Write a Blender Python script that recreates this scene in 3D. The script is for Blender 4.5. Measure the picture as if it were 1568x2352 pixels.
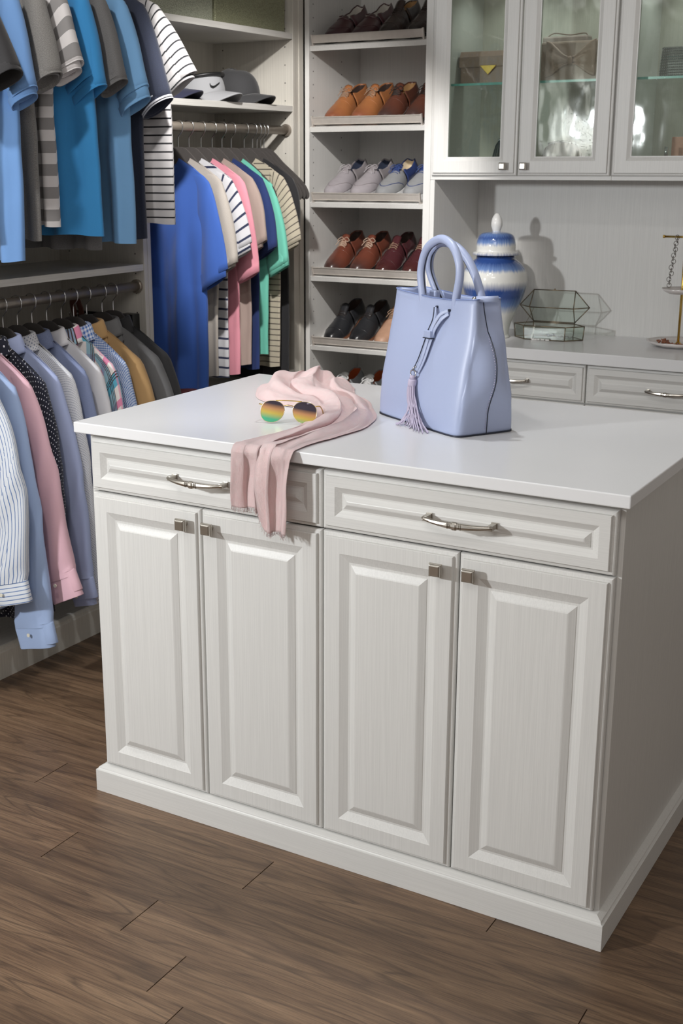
import bpy, math, random
from mathutils import Vector, Matrix, noise
S = bpy.context.scene
for o in list(bpy.data.objects): bpy.data.objects.remove(o)
COL = S.collection
PI = math.pi

# ------------------------------------------------------------------ camera, world, lights, exposure
cam = bpy.data.cameras.new('camera'); camo = bpy.data.objects.new('camera', cam); COL.objects.link(camo); S.camera = camo
PITCH, YAW, ROLL = 0.2718, 0.543, -0.003
_cz, _sz = math.cos(YAW), math.sin(YAW)
_f = Vector((-_sz*math.cos(PITCH), _cz*math.cos(PITCH), -math.sin(PITCH)))
_r = Vector((_cz, _sz, 0)); _u = _r.cross(_f)
_r2 = math.cos(ROLL)*_r + math.sin(ROLL)*_u; _u2 = -math.sin(ROLL)*_r + math.cos(ROLL)*_u
_m = Matrix((_r2, _u2, -_f)).transposed().to_4x4(); _m.translation = Vector((1.86, -2.1151, 1.4983))
camo.matrix_world = _m
cam.sensor_width = 36; cam.sensor_fit = 'AUTO'; cam.lens = 2845.4/2352*36
cam.shift_x = (784-705.05)/2352; cam.shift_y = (1165.16-1176)/2352
cam.dof.use_dof = True; cam.dof.focus_distance = 2.75; cam.dof.aperture_fstop = 9
cam.clip_start = .05

w = bpy.data.worlds.new('world'); S.world = w; w.use_nodes = True
w.node_tree.nodes['Background'].inputs[0].default_value = (1, .94, .88, 1)
w.node_tree.nodes['Background'].inputs[1].default_value = .36

def look(o, tgt):
    o.rotation_euler = (Vector(tgt)-o.location).to_track_quat('-Z', 'Y').to_euler()
def area(name, loc, tgt, size, power, col=(1, 1, 1), sy=None, spread=180):
    l = bpy.data.lights.new(name, 'AREA'); l.energy = power; l.color = col
    l.shape = 'RECTANGLE'; l.size = size; l.size_y = sy or size; l.spread = math.radians(spread)
    o = bpy.data.objects.new(name, l); COL.objects.link(o); o.location = loc; look(o, tgt); return o
def spot(name, loc, tgt, power, ang=70, r=.05, col=(1, .96, .9), blend=.6):
    l = bpy.data.lights.new(name, 'SPOT'); l.energy = power; l.color = col
    l.spot_size = math.radians(ang); l.spot_blend = blend; l.shadow_soft_size = r
    o = bpy.data.objects.new(name, l); COL.objects.link(o); o.location = loc; look(o, tgt); return o
area('studio_light', (-.95, -2.25, 1.72), (.6, 0, .5), .16, 58, (.95, .98, 1))
area('room_light', (1.2, -1.6, 2.42), (.6, .6, 0), 1.1, 16, (1, .97, .94))
LAMPS = ((.12, .42, 215, (-.70, 2.16, 1.10), 44), (.60, -.25, 17, (.5, 2.3, 1.0), 85), (.55, .45, 34, (.5, .42, 0), 80), (-.2, -.35, 40, (-.72, .5, 1.1), 90))
for x, y, p, tgt, ang in LAMPS:
    spot('downlight_lamp', (x, y, 2.44), tgt, p, ang, .035, (.94, .97, 1) if y == .45 else (1, .97, .94), .45)
S.view_settings.view_transform = 'Standard'; S.view_settings.look = 'None'
S.view_settings.gamma = 1; S.view_settings.use_curve_mapping = False
S.view_settings.exposure = 0.0

# ------------------------------------------------------------------ materials
def lin(c):
    if isinstance(c, str): c = tuple(int(c[i:i+2], 16)/255 for i in (0, 2, 4))
    return tuple((x/12.92 if x <= .04045 else ((x+.055)/1.055)**2.4) for x in c)+(1,)
class NT:
    def __init__(s, name):
        s.m = bpy.data.materials.new(name); s.m.use_nodes = True; s.t = s.m.node_tree
        s.b = s.t.nodes['Principled BSDF']; s.out = s.t.nodes['Material Output']
    def n(s, typ, **k):
        nd = s.t.nodes.new(typ)
        for a, v in k.items():
            if a.startswith('i_'): nd.inputs[a[2:].replace('_', ' ')].default_value = v
            else: setattr(nd, a, v)
        return nd
    def l(s, a, b): s.t.links.new(a, b)
    def math(s, op, a, b=None, c=None):
        nd = s.t.nodes.new('ShaderNodeMath'); nd.operation = op
        for i, v in enumerate((a, b, c)):
            if v is None: continue
            if isinstance(v, (int, float)): nd.inputs[i].default_value = v
            else: s.l(v, nd.inputs[i])
        return nd.outputs[0]
    def mix(s, f, a, b):
        nd = s.t.nodes.new('ShaderNodeMix'); nd.data_type = 'RGBA'
        if isinstance(f, (int, float)): nd.inputs[0].default_value = f
        else: s.l(f, nd.inputs[0])
        for i, v in ((6, a), (7, b)):
            if isinstance(v, tuple): nd.inputs[i].default_value = v
            else: s.l(v, nd.inputs[i])
        return nd.outputs[2]
    def coord(s, which='Object', scale=(1, 1, 1)):
        tc = s.n('ShaderNodeTexCoord'); mp = s.n('ShaderNodeMapping'); mp.inputs['Scale'].default_value = scale
        s.l(tc.outputs[which], mp.inputs[0]); return mp.outputs[0]
    def noise(s, vec, scale, detail=3, rough=.5):
        nd = s.n('ShaderNodeTexNoise'); nd.inputs['Scale'].default_value = scale
        nd.inputs['Detail'].default_value = detail; nd.inputs['Roughness'].default_value = rough
        if vec is not None: s.l(vec, nd.inputs['Vector'])
        return nd.outputs['Fac']
    def ramp(s, f, pts):
        nd = s.n('ShaderNodeValToRGB'); s.l(f, nd.inputs[0]); e = nd.color_ramp.elements
        while len(e) < len(pts): e.new(.5)
        for i, (p, c) in enumerate(pts): e[i].position = p; e[i].color = c
        return nd.outputs[0]
    def bump(s, h, strength=.2, dist=.001):
        nd = s.n('ShaderNodeBump'); nd.inputs['Strength'].default_value = strength; nd.inputs['Distance'].default_value = dist
        s.l(h, nd.inputs['Height']); s.l(nd.outputs[0], s.b.inputs['Normal'])
    def base(s, c):
        if isinstance(c, tuple): s.b.inputs['Base Color'].default_value = c
        else: s.l(c, s.b.inputs['Base Color'])
    def set(s, **k):
        for a, v in k.items(): s.b.inputs[a.replace('_', ' ')].default_value = v
        return s

def laminate(name, col, sc, k=.05):
    t = NT(name); c = lin(col)
    n1 = t.noise(t.coord('Object', sc), 1, 3, .6)
    c1 = tuple(x*(1-k*1.6) for x in c[:3])+(1,); c2 = tuple(min(1, x*(1+k)) for x in c[:3])+(1,)
    t.base(t.ramp(n1, [(.35, c1), (.62, c2)])); t.set(Roughness=.42); t.bump(n1, .1, .0006); return t.m
M_LAMV = laminate('white_woodgrain_upright', 'd4d3d0', (420, 420, 5), .03)
M_LAMH = laminate('white_woodgrain_level', 'd4d3d0', (5, 420, 420), .03)
M_LAMS = laminate('white_woodgrain_shelf', 'cfcdc8', (300, 5, 300))
M_LAMD = laminate('greige_woodgrain', 'c6c2b9', (300, 300, 4), .045)
def plain(name, col, rough=.5, metal=0, **k):
    t = NT(name); c = lin(col)
    n1 = t.noise(t.coord('Object'), k.pop('ns', 60), 2)
    v = k.pop('var', .04)
    t.base(t.ramp(n1, [(.3, tuple(x*(1-v) for x in c[:3])+(1,)), (.7, tuple(min(1, x*(1+v)) for x in c[:3])+(1,))]))
    t.set(Roughness=rough, Metallic=metal, **k); return t.m
M_TOP = plain('white_quartz', 'e2e2e3', .24, ns=3, var=.01)
M_NICKEL = plain('satin_nickel', 'bdb8b0', .28, 1)
M_RAIL = plain('brushed_metal_rail', 'cbc4bd', .45, .4)
M_ROD = plain('bronze_grey_rod', '948b80', .35, .6)
M_CHROME = plain('bright_wire', 'c9c9c9', .15, 1)
M_VELVET = plain('black_velvet', '3f3b39', .8)
M_HOLE = plain('dark_hole', '25221f', .8)
M_BLACK = plain('black_plastic', '161617', .4)
M_WALL = plain('painted_wall', 'b9b4ab', .7)
M_CEIL = plain('painted_ceiling', 'e6e4df', .8)
M_GOLD = plain('gold_metal', 'd0ae5c', .25, 1)
M_BRASS = plain('aged_brass_came', '7d6f5b', .35, 1)
M_SILVER = plain('silver_metal', 'c4c4c6', .2, 1)

def floor_mat():
    t = NT('brown_oak_plank')
    oi = t.n('ShaderNodeObjectInfo')
    tc = t.n('ShaderNodeTexCoord'); add = t.n('ShaderNodeVectorMath', operation='ADD')
    cb = t.n('ShaderNodeCombineXYZ'); r10 = t.math('MULTIPLY', oi.outputs['Random'], 37.0)
    t.l(r10, cb.inputs[0]); t.l(t.math('MULTIPLY', oi.outputs['Random'], 11.0), cb.inputs[1])
    t.l(tc.outputs['Object'], add.inputs[0]); t.l(cb.outputs[0], add.inputs[1])
    def mp(sc):
        m = t.n('ShaderNodeMapping'); m.inputs['Scale'].default_value = sc; t.l(add.outputs[0], m.inputs[0]); return m.outputs[0]
    big = t.noise(mp((1.3, 7, 1)), 1.2, 2, .5)
    cath = t.noise(mp((.75, 6.5, 1)), 1, 2.5, .5)
    rings = t.math('ABSOLUTE', t.math('SUBTRACT', t.math('FRACT', t.math('MULTIPLY', cath, 17)), .5))
    fine = t.noise(mp((9, 420, 1)), 1, 4, .75)
    mid = t.noise(mp((1.5, 22, 1)), 1, 6, .65)
    c = t.ramp(mid, [(.28, lin('4c3a2d')), (.5, lin('735b46')), (.72, lin('8d735a'))])
    c = t.mix(t.math('MULTIPLY', t.ramp(rings, [(.0, (1, 1, 1, 1)), (.16, (0, 0, 0, 1))]), t.math('MULTIPLY', mid, .95)), c, lin('35281f'))
    knots = t.n('ShaderNodeTexVoronoi'); knots.inputs['Scale'].default_value = 1; t.l(mp((2.1, 6.2, 1)), knots.inputs['Vector'])
    c = t.mix(t.math('MULTIPLY', t.ramp(knots.outputs['Distance'], [(.02, (1, 1, 1, 1)), (.085, (0, 0, 0, 1))]), .7), c, lin('2c2019'))
    gold = t.noise(mp((3, 60, 1)), 1, 3, .6)
    c = t.mix(t.math('MULTIPLY', t.ramp(gold, [(.56, (0, 0, 0, 1)), (.72, (1, 1, 1, 1))]), .4), c, lin('9a7f62'))
    c = t.mix(t.math('MULTIPLY', t.ramp(fine, [(.40, (1, 1, 1, 1)), (.54, (0, 0, 0, 1))]), .5), c, lin('3a2c23'))
    hs = t.n('ShaderNodeHueSaturation'); t.l(c, hs.inputs['Color'])
    t.l(t.math('ADD', t.math('MULTIPLY', oi.outputs['Random'], .3), .85), hs.inputs['Value'])
    t.l(hs.outputs[0], t.b.inputs['Base Color'])
    t.set(Roughness=.42); t.bump(fine, .25, .0008); return t.m
M_FLOOR = floor_mat()

def cloth(name, col, kind='plain', col2=None, p=.02, duty=.5, rough=.85, heather=0, axis='V', extra=None, phase=0.0):
    """fabric whose pattern follows the cloth's own UVs (metres)"""
    t = NT(name); uv = t.n('ShaderNodeTexCoord').outputs['UV']
    sp = t.n('ShaderNodeSeparateXYZ'); t.l(uv, sp.inputs[0]); U, V = sp.outputs[0], sp.outputs[1]
    c = lin(col)
    weave = t.noise(uv, 900, 2, .6)
    soft = t.noise(uv, 14, 3, .5)
    def band(x, per, d, ph=0):
        return t.math('LESS_THAN', t.math('FRACT', t.math('ADD', t.math('DIVIDE', x, per), 100.0+ph)), d)
    base = c
    if kind == 'stripe': base = t.mix(band(V if axis == 'V' else U, p, duty, phase), c, lin(col2))
    elif kind == 'dots':
        def cell(off):
            a = t.math('SUBTRACT', t.math('FRACT', t.math('ADD', t.math('DIVIDE', U, p), 100.0+off)), .5)
            b = t.math('SUBTRACT', t.math('FRACT', t.math('ADD', t.math('DIVIDE', V, p), 100.0+off)), .5)
            d = t.math('SQRT', t.math('ADD', t.math('MULTIPLY', a, a), t.math('MULTIPLY', b, b)))
            return t.math('LESS_THAN', d, duty)
        base = t.mix(t.math('MAXIMUM', cell(0), cell(.5)), c, lin(col2))
    elif kind == 'gingham':
        f = t.math('MULTIPLY', t.math('ADD', band(U, p, .5), band(V, p, .5)), .5)
        base = t.mix(f, c, lin(col2))
    elif kind == 'plaid':
        cols = ['74b9cf', 'e98fb4', 'f1ece8', 'b68cc0', '6fb7cd']
        base = t.mix(band(V, .13, .28), lin('efe9e6'), lin('5fb3cf'))
        base = t.mix(band(V, .13, .16, .45), base, lin('e58fb0'))
        base = t.mix(t.math('MULTIPLY', band(U, .10, .3), .7), base, lin('58b0cc'))
        base = t.mix(t.math('MULTIPLY', band(U, .10, .18, .5), .6), base, lin('e98fb4'))
        for q in (.0, .06, .12):
            base = t.mix(band(V, .13, .025, .72+q), base, lin('4a332e'))
            base = t.mix(band(U, .10, .025, .72+q), base, lin('4a332e'))
    if heather:
        sp2 = t.noise(uv, 420, 3, .8)
        b2 = t.n('ShaderNodeHueSaturation'); b2.inputs['Value'].default_value = 1-heather
        if isinstance(base, tuple): b2.inputs['Color'].default_value = base
        else: t.l(base, b2.inputs['Color'])
        base = t.mix(t.ramp(sp2, [(.42, (1, 1, 1, 1)), (.6, (0, 0, 0, 1))]), base, b2.outputs[0])
    t.base(base); t.set(Roughness=rough)
    t.b.inputs['Sheen Weight'].default_value = .15
    bm = t.math('ADD', t.math('MULTIPLY', weave, .35), soft)
    t.bump(bm, .35, .003); return t.m

# ------------------------------------------------------------------ mesh helpers
class MB:
    def __init__(s): s.v = []; s.f = []; s.uv = []   # uv per face-corner list
    def addv(s, p): s.v.append(tuple(p)); return len(s.v)-1
    def face(s, idx, uv=None):
        s.f.append(tuple(idx)); s.uv.append(uv)
    def box(s, x0, x1, y0, y1, z0, z1, T=None):
        P = [(x, y, z) for z in (z0, z1) for y in (y0, y1) for x in (x0, x1)]
        if T: P = [T @ Vector(p) for p in P]
        b = len(s.v); s.v += [tuple(p) for p in P]
        for q in ((0, 2, 3, 1), (4, 5, 7, 6), (0, 1, 5, 4), (2, 6, 7, 3), (0, 4, 6, 2), (1, 3, 7, 5)): s.face([b+i for i in q])
        return s
    def prism(s, poly, a0, a1, axis='y'):
        """closed 2-D polygon extruded along an axis"""
        b = len(s.v); n = len(poly)
        for a in (a0, a1):
            for (p, q) in poly:
                s.v.append({'y': (p, a, q), 'x': (a, p, q), 'z': (p, q, a)}[axis])
        for i in range(n):
            j = (i+1) % n; s.face([b+i, b+j, b+n+j, b+n+i])
        s.face([b+i for i in range(n)][::-1]); s.face([b+n+i for i in range(n)])
        return s
    def grid(s, P, closed_u=False, uv=None, cap0=False, cap1=False):
        """P[i][j] rows of points; closed_u closes along j"""
        b = len(s.v); R = len(P); C = len(P[0])
        for r in P: s.v += [tuple(p) for p in r]
        for i in range(R-1):
            for j in range(C if closed_u else C-1):
                k = (j+1) % C
                q = None
                if uv:
                    q = [uv[i][j], uv[i][j+1] if closed_u and j+1 >= C and len(uv[i]) > C else uv[i][min(j+1, len(uv[i])-1)],
                         uv[i+1][min(j+1, len(uv[i])-1)], uv[i+1][j]]
                s.face([b+i*C+j, b+i*C+k, b+(i+1)*C+k, b+(i+1)*C+j], q)
        if cap0: s.face([b+j for j in range(C)][::-1])
        if cap1: s.face([b+(R-1)*C+j for j in range(C)])
        return s
    def tube(s, pts, r, n=10, closed=False, rz=None, caps=True, up=None):
        """round (or oval) tube along points; r float or list; rz second radius"""
        pts = [Vector(p) for p in pts]; N = len(pts); rows = []
        nrm = None
        for i, p in enumerate(pts):
            if closed: t = (pts[(i+1) % N]-pts[i-1])
            else: t = pts[min(i+1, N-1)]-pts[max(i-1, 0)]
            t = t.normalized() if t.length > 1e-9 else Vector((0, 0, 1))
            if nrm is None:
                a = Vector(up) if up else (Vector((0, 0, 1)) if abs(t.z) < .9 else Vector((0, 1, 0)))
                nrm = (a-t*a.dot(t)).normalized()
            else:
                nrm = (nrm-t*nrm.dot(t))
                nrm = nrm.normalized() if nrm.length > 1e-6 else t.orthogonal().normalized()
            bi = t.cross(nrm)
            r1 = r[i] if isinstance(r, (list, tuple)) else r
            r2 = (rz[i] if isinstance(rz, (list, tuple)) else rz) if rz is not None else r1
            rows.append([p+nrm*(r1*math.cos(2*PI*k/n))+bi*(r2*math.sin(2*PI*k/n)) for k in range(n)])
        if closed: rows.append(rows[0])
        L = 0; uv = []
        for i, row in enumerate(rows):
            if i: L += (pts[i % N]-pts[i-1]).length
            uv.append([(k/n*.1, L) for k in range(n+1)])
        s.grid(rows, True, uv, cap0=caps and not closed, cap1=caps and not closed); return s
    def lathe(s, prof, n=40, c=(0, 0, 0)):
        rows = [[(c[0]+r*math.cos(2*PI*k/n), c[1]+r*math.sin(2*PI*k/n), c[2]+z) for k in range(n)] for r, z in prof]
        s.grid(rows, True); return s
    def ball(s, c, r, n=12, m=8, sc=(1, 1, 1)):
        rows = [[(c[0]+sc[0]*r*math.sin(PI*i/m)*math.cos(2*PI*k/n), c[1]+sc[1]*r*math.sin(PI*i/m)*math.sin(2*PI*k/n), c[2]+sc[2]*r*math.cos(PI*i/m)) for k in range(n)] for i in range(m+1)]
        rows[0] = [(p[0]+1e-5*math.cos(i), p[1], p[2]) for i, p in enumerate(rows[0])]
        s.grid(rows, True); return s
    def disc(s, c, r, axis='x', n=10):
        b = len(s.v)
        for k in range(n):
            a, d = r*math.cos(2*PI*k/n), r*math.sin(2*PI*k/n)
            s.v.append({'x': (c[0], c[1]+a, c[2]+d), 'y': (c[0]+a, c[1], c[2]+d), 'z': (c[0]+a, c[1]+d, c[2])}[axis])
        s.face([b+k for k in range(n)]); return s
    def mesh(s, name):
        me = bpy.data.meshes.new(name); me.from_pydata(s.v, [], s.f)
        if any(u is not None for u in s.uv):
            ul = me.uv_layers.new(name='UVMap'); li = 0
            for f, u in zip(s.f, s.uv):
                for k in range(len(f)):
                    if u is not None: ul.data[li].uv = u[k]
                    li += 1
        return me
    def build(s, name, mat, parent=None, smooth=False, bevel=0, loc=None, rot=None, sub=0, solid=0, fix=True, weld=0):
        me = s.mesh(name)
        if fix:
            import bmesh
            b = bmesh.new(); b.from_mesh(me)
            bmesh.ops.recalc_face_normals(b, faces=b.faces); b.to_mesh(me); b.free()
        me.materials.append(mat)
        if smooth: me.polygons.foreach_set('use_smooth', [True]*len(me.polygons))
        o = bpy.data.objects.new(name, me); COL.objects.link(o)
        if parent: o.parent = parent
        if loc: o.location = loc
        if rot: o.rotation_euler = rot
        if weld: mo = o.modifiers.new('weld', 'WELD'); mo.merge_threshold = weld
        if solid: mo = o.modifiers.new('solid', 'SOLIDIFY'); mo.thickness = solid; mo.offset = 0
        if bevel:
            mo = o.modifiers.new('bevel', 'BEVEL'); mo.width = bevel; mo.segments = 2; mo.limit_method = 'ANGLE'; mo.angle_limit = math.radians(40)
        if sub: mo = o.modifiers.new('sub', 'SUBSURF'); mo.levels = sub; mo.render_levels = sub
        return o
def tag(o, label=None, cat=None, group=None, kind=None):
    if label: o['label'] = label
    if cat: o['category'] = cat
    if group: o['group'] = group
    if kind: o['kind'] = kind
    return o
def thing(name, label, cat, loc=(0, 0, 0), rz=0, group=None):
    o = bpy.data.objects.new(name, None); o.empty_display_size = .05; COL.objects.link(o); o.location = loc; o.rotation_euler = (0, 0, rz)
    return tag(o, label, cat, group)
def struct(name, mb, mat, **k): return tag(mb.build(name, mat, **k), kind='structure')
def copy_tree(o, parent=None):
    c = o.copy(); COL.objects.link(c)
    if parent: c.parent = parent
    for ch in list(o.children): copy_tree(ch, c)
    return c
def spline(pts, n=8):
    """Catmull-Rom through points"""
    P = [Vector(p) for p in pts]; out = []
    for i in range(len(P)-1):
        a, b, c, d = P[max(i-1, 0)], P[i], P[i+1], P[min(i+2, len(P)-1)]
        for k in range(n):
            t = k/n
            out.append(.5*((2*b)+(c-a)*t+(2*a-5*b+4*c-d)*t*t+(3*b-a-3*c+d)*t**3))
    out.append(P[-1]); return out
def lerp(a, b, t): return a+(b-a)*t
def sstep(a, b, x):
    t = max(0, min(1, (x-a)/(b-a))); return t*t*(3-2*t)

# ------------------------------------------------------------------ room shell
XW, YB, ZC = -1.10, 2.59, 2.46
fl = struct('floor', MB().box(XW, 3.4, -3.4, YB, -.05, -.004), plain('floor_underlay', '4a3a2f', .7))
random.seed(4)
PW = .125
y = -.064-PW*26; k = 0
JOINT = {round(-.189, 3): .534, round(-.314, 3): .075, round(-.564, 3): .57}
while y < YB-.02:
    x = XW+.005-random.random()*1.1 if k % 2 else XW+.005-.5*random.random()
    if round(y, 3) in JOINT: x = JOINT[round(y, 3)]-1.22*2
    while x < 3.39:
        a, b = max(x, XW+.003), min(x+1.218, 3.395)
        if b-a > .03:
            MB().box(a+.00005, b-.00005, y+.00005, min(y+PW, YB)-.00005, -.004, 0).build('plank', M_FLOOR, fl, bevel=.0002)
        x += 1.22
    y += PW; k += 1
struct('wall_left', MB().box(XW-.1, XW, -3.4, YB+.1, 0, ZC), M_WALL)
struct('wall_back', MB().box(XW, 3.4, YB, YB+.1, 0, ZC), M_WALL)
struct('ceiling', MB().box(XW-.1, 3.4, -3.4, YB+.1, ZC, ZC+.08), M_CEIL)

# ------------------------------------------------------------------ raised panel fronts
PROF = [(0, -.0125), (.0012, -.0085), (.0035, -.0068), (.0088, -.0062), (.0095, -.0014), (.0108, 0), (.043, 0), (.045, -.001), (.0615, -.0085), (.066, -.0085), (.0672, -.0072), (.0795, -.0012), (.082, -.0005)]
PROFD = [(0, -.0125), (.0012, -.0085), (.0035, -.0068), (.0088, -.0062), (.0095, -.0014), (.0108, 0), (.031, 0), (.0325, -.001), (.044, -.0085), (.0475, -.0085), (.0485, -.0072), (.0575, -.0012), (.0595, -.0005)]
def raised_front(x0, x1, z0, z1, prof, back=.02, opening=None):
    """front face at y=0 (towards -y), rings stepping inwards"""
    mb = MB(); rows = []
    rows.append([(x0, back, z0), (x1, back, z0), (x1, back, z1), (x0, back, z1)])
    for i, h in prof:
        rows.append([(x0+i, -h, z0+i), (x1-i, -h, z0+i), (x1-i, -h, z1-i), (x0+i, -h, z1-i)])
    mb.grid(rows, True, cap0=True, cap1=True); return mb
def knob(parent, x, z, s=.0135, y0=0, mat=None):
    m = MB()
    m.tube([(x, y0, z), (x, y0-.014, z)], [.007, .0055], 12)
    def sq(h, y): return [(x-h, y, z-h), (x+h, y, z-h), (x+h, y, z+h), (x-h, y, z+h)]
    rows = [sq(s*.75, y0-.013), sq(s, y0-.016), sq(s, y0-.0205), sq(s*.9, y0-.0215), sq(s*.86, y0-.0245), sq(s*.74, y0-.0255), sq(s*.70, y0-.0262)]
    m.grid(rows, True, cap0=True, cap1=True)
    return m.build('knob', mat or M_NICKEL, parent, bevel=.0004)
def bow_handle(parent, xc, z, half=.068, y0=0):
    m = MB()
    for sx in (-1, 1):                                        # square posts with a stepped foot
        x = xc+sx*half
        m.box(x-.0065, x+.0065, y0-.003, y0, z-.0065, z+.0065)
        m.box(x-.005, x+.005, y0-.024, y0-.003, z-.005, z+.005)
    pts = []; r1 = []; r2 = []
    for i in range(33):
        t = i/32*2-1; a = abs(t)
        yy = -.024-.012*(1-a**2.5) if a < .97 else -.0225
        pts.append((xc+t*(half+.004), y0+yy, z-.0035*(1-a**2)+.001)); r1.append(.0042+.0034*(1-a)**1.2); r2.append(.0042)
    m.tube(pts, r1, 8, rz=r2)
    for dx, rr in ((-.0135, .0072), (-.0095, .0066), (0, .0086), (.0095, .0066), (.0135, .0072)):
        hw = .0014 if abs(dx) > .001 else .0062
        m.tube([(xc+dx-hw, y0-.036, z-.0025), (xc+dx-hw*.5, y0-.036, z-.0025), (xc+dx+hw*.5, y0-.036, z-.0025), (xc+dx+hw, y0-.036, z-.0025)], [rr*.86, rr, rr, rr*.86], 12, rz=[.0052, .0062, .0062, .0052])
    return m.build('handle', M_NICKEL, parent, smooth=False, bevel=.0006)

# ------------------------------------------------------------------ island
W = 1.2327; DEP = .735; ZT = .905
isl = thing('island_cabinet', 'white wood-grain closet island with four raised-panel doors and two drawers, in the foreground', 'cabinet', (W/2, DEP/2, 0))
def at(p, o): o.location = (-p.location.x, -p.location.y, -p.location.z); return o
def sub(p, mb, name, mat, **k): return at(p, mb.build(name, mat, p, **k))
sub(isl, MB().box(-.012, .006, .0215, DEP, .04, ZT), 'side_panel', M_LAMV, bevel=.0008)
sub(isl, MB().box(W-.008, W+.010, .0215, DEP, .04, ZT), 'side_panel', M_LAMV, bevel=.0008)
sub(isl, MB().box(.006, W-.008, DEP-.018, DEP, .04, ZT), 'back_panel', M_LAMV)
sub(isl, MB().box(.006, W-.008, .03, DEP-.018, .05, .075).box(.006, W-.008, .0215, .12, ZT-.02, ZT).box(W/2-.009, W/2+.009, .03, DEP-.018, .075, ZT-.02), 'inner_frame', M_LAMH)
dw = (W-.003*3)/4
for i in range(4):
    x0 = i*(dw+.003); x1 = x0+dw
    d = sub(isl, raised_front(x0, x1, .0709, .7646, PROF), 'door', M_LAMV)
    knob(d, x1-.0375 if i % 2 == 0 else x0+.029, .7295)
hw = (W-.003)/2
for i in range(2):
    x0 = i*(hw+.003); x1 = x0+hw
    d = sub(isl, raised_front(x0, x1, .7684, .8928, PROFD), 'drawer', M_LAMH)
    bow_handle(d, x0+hw/2+.006, .8325)
# plinth with moulded top edge, mitred round the island
bprof = [(.0, 0), (.0, .0565), (.0035, .0575), (.005, .060), (.0055, .0625), (.012, .066), (.017, .0685), (.0195, .0690)]
rows = []
for i, z in bprof:
    a0, a1, b0, b1 = -.0205+i, W+.0284-i, -.0116+i, DEP+.02-i
    rows.append([(a0, b0, z), (a1, b0, z), (a1, b1, z), (a0, b1, z)])
sub(isl, MB().grid(rows, True, cap0=True, cap1=True), 'plinth', M_LAMH, bevel=.0006)
tp = MB().box(-.0276, W+.0276, -.0176, .7537, ZT+.0003, .93).build('island_worktop', M_TOP, bevel=.0022)
tag(tp, 'white stone worktop lying on the island, carrying the blue handbag and pink scarf', 'countertop')

# ------------------------------------------------------------------ left closet units
XL = -.725; XI = -1.088
def closet_unit(name, label, y0, y1, shelves, rods, top=2.30, pins=True):
    t = thing(name, label, 'closet unit', ((XL+XI)/2, (y0+y1)/2, 0))
    P = lambda mb, n, m, **k: sub(t, mb, n, m, **k)
    P(MB().box(XI, XL, y0, y0+.019, 0, top), 'side_panel', M_LAMD, bevel=.0008)
    P(MB().box(XI, XL, y1-.019, y1, 0, top), 'side_panel', M_LAMD, bevel=.0008)
    P(MB().box(XI-.008, XI, y0, y1, .02, top), 'back_panel', M_LAMD)
    for z in shelves: P(MB().box(XI+.001, XL-.0015, y0+.0195, y1-.0195, z-.021, z), 'shelf', M_LAMS, bevel=.0008)
    for z in rods:
        r = P(MB().tube([(-.755, y0+.022, z), (-.755, y1-.022, z)], .0155, 20), 'hanging_rod', M_ROD, smooth=True, bevel=0)
        for a, b in ((y0+.019, y0+.031), (y1-.031, y1-.019)):
            MB().tube([(-.755, a, z), (-.755, a+.002, z), (-.755, b-.002, z), (-.755, b, z)], [.021, .023, .023, .020], 20).build('flange', M_ROD, r)
    m = MB()
    for x in (XL-.035, XI+.045):
        z = .25
        while z < top-.05:
            m.disc((x, y1-.0195, z), .0026, 'y', 8); z += .064
    h = P(m, 'pin_hole', M_HOLE); h['kind'] = 'stuff'
    pr = [(XL-.001, 0), (XL+.012, 0), (XL+.012, .082), (XL+.009, .086), (XL+.008, .092), (XL+.001, .099), (XL-.001, .099)]
    P(MB().prism(pr, y0, y1, 'y'), 'plinth', M_LAMD)
    return t
u1 = closet_unit('closet_unit', 'grey-white open closet unit at the left with polo shirts above dress shirts', -.32, 1.158, (.10, 1.178, 2.25), (1.105, 2.115))
u2 = closet_unit('closet_unit', 'grey-white open closet unit with caps on a shelf over one rod of short-sleeved shirts', 1.160, 2.094, (.10, 1.703, 1.961, 2.29), (1.615,))
struct('trim_1', MB().box(XL-.03, XL-.004, 2.0945, 2.156, 0, 2.30).box(XL-.006, XL, 2.12, 2.14, 0, 2.3), M_LAMD)

# tie rack on the right panel of the first unit
tr = thing('tie_rack', 'dark pull-out tie and belt rack on the side panel beside the black jacket', 'rack', (-.9, 1.13, .99))
MB().box(-.13, .145, -.006, .008, -.02, .022).box(.1, .15, -.03, .008, -.03, .026).build('rail', M_BLACK, tr, bevel=.002)
for i in range(7):
    x = -.11+i*.036
    MB().tube(spline([(x, -.006, .005), (x, -.03, .003), (x, -.042, .006), (x, -.045, .016)], 4), .0022, 8).ball((x, -.045, .018), .0042).build('hook', M_CHROME, tr, smooth=True)
b = MB()
b.tube(spline([(-.985, 1.085, 1.00), (-.99, 1.08, 1.045), (-.975, 1.08, 1.06), (-.96, 1.08, 1.04), (-.955, 1.085, .99), (-.95, 1.08, .80)], 8), .0025, 8, rz=.012)
tag(b.build('leather_belt', plain('brown_leather', '5e3327', .5), smooth=True), 'brown leather belt looped over the tie rack behind the plaid shirt hangers', 'belt')

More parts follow.
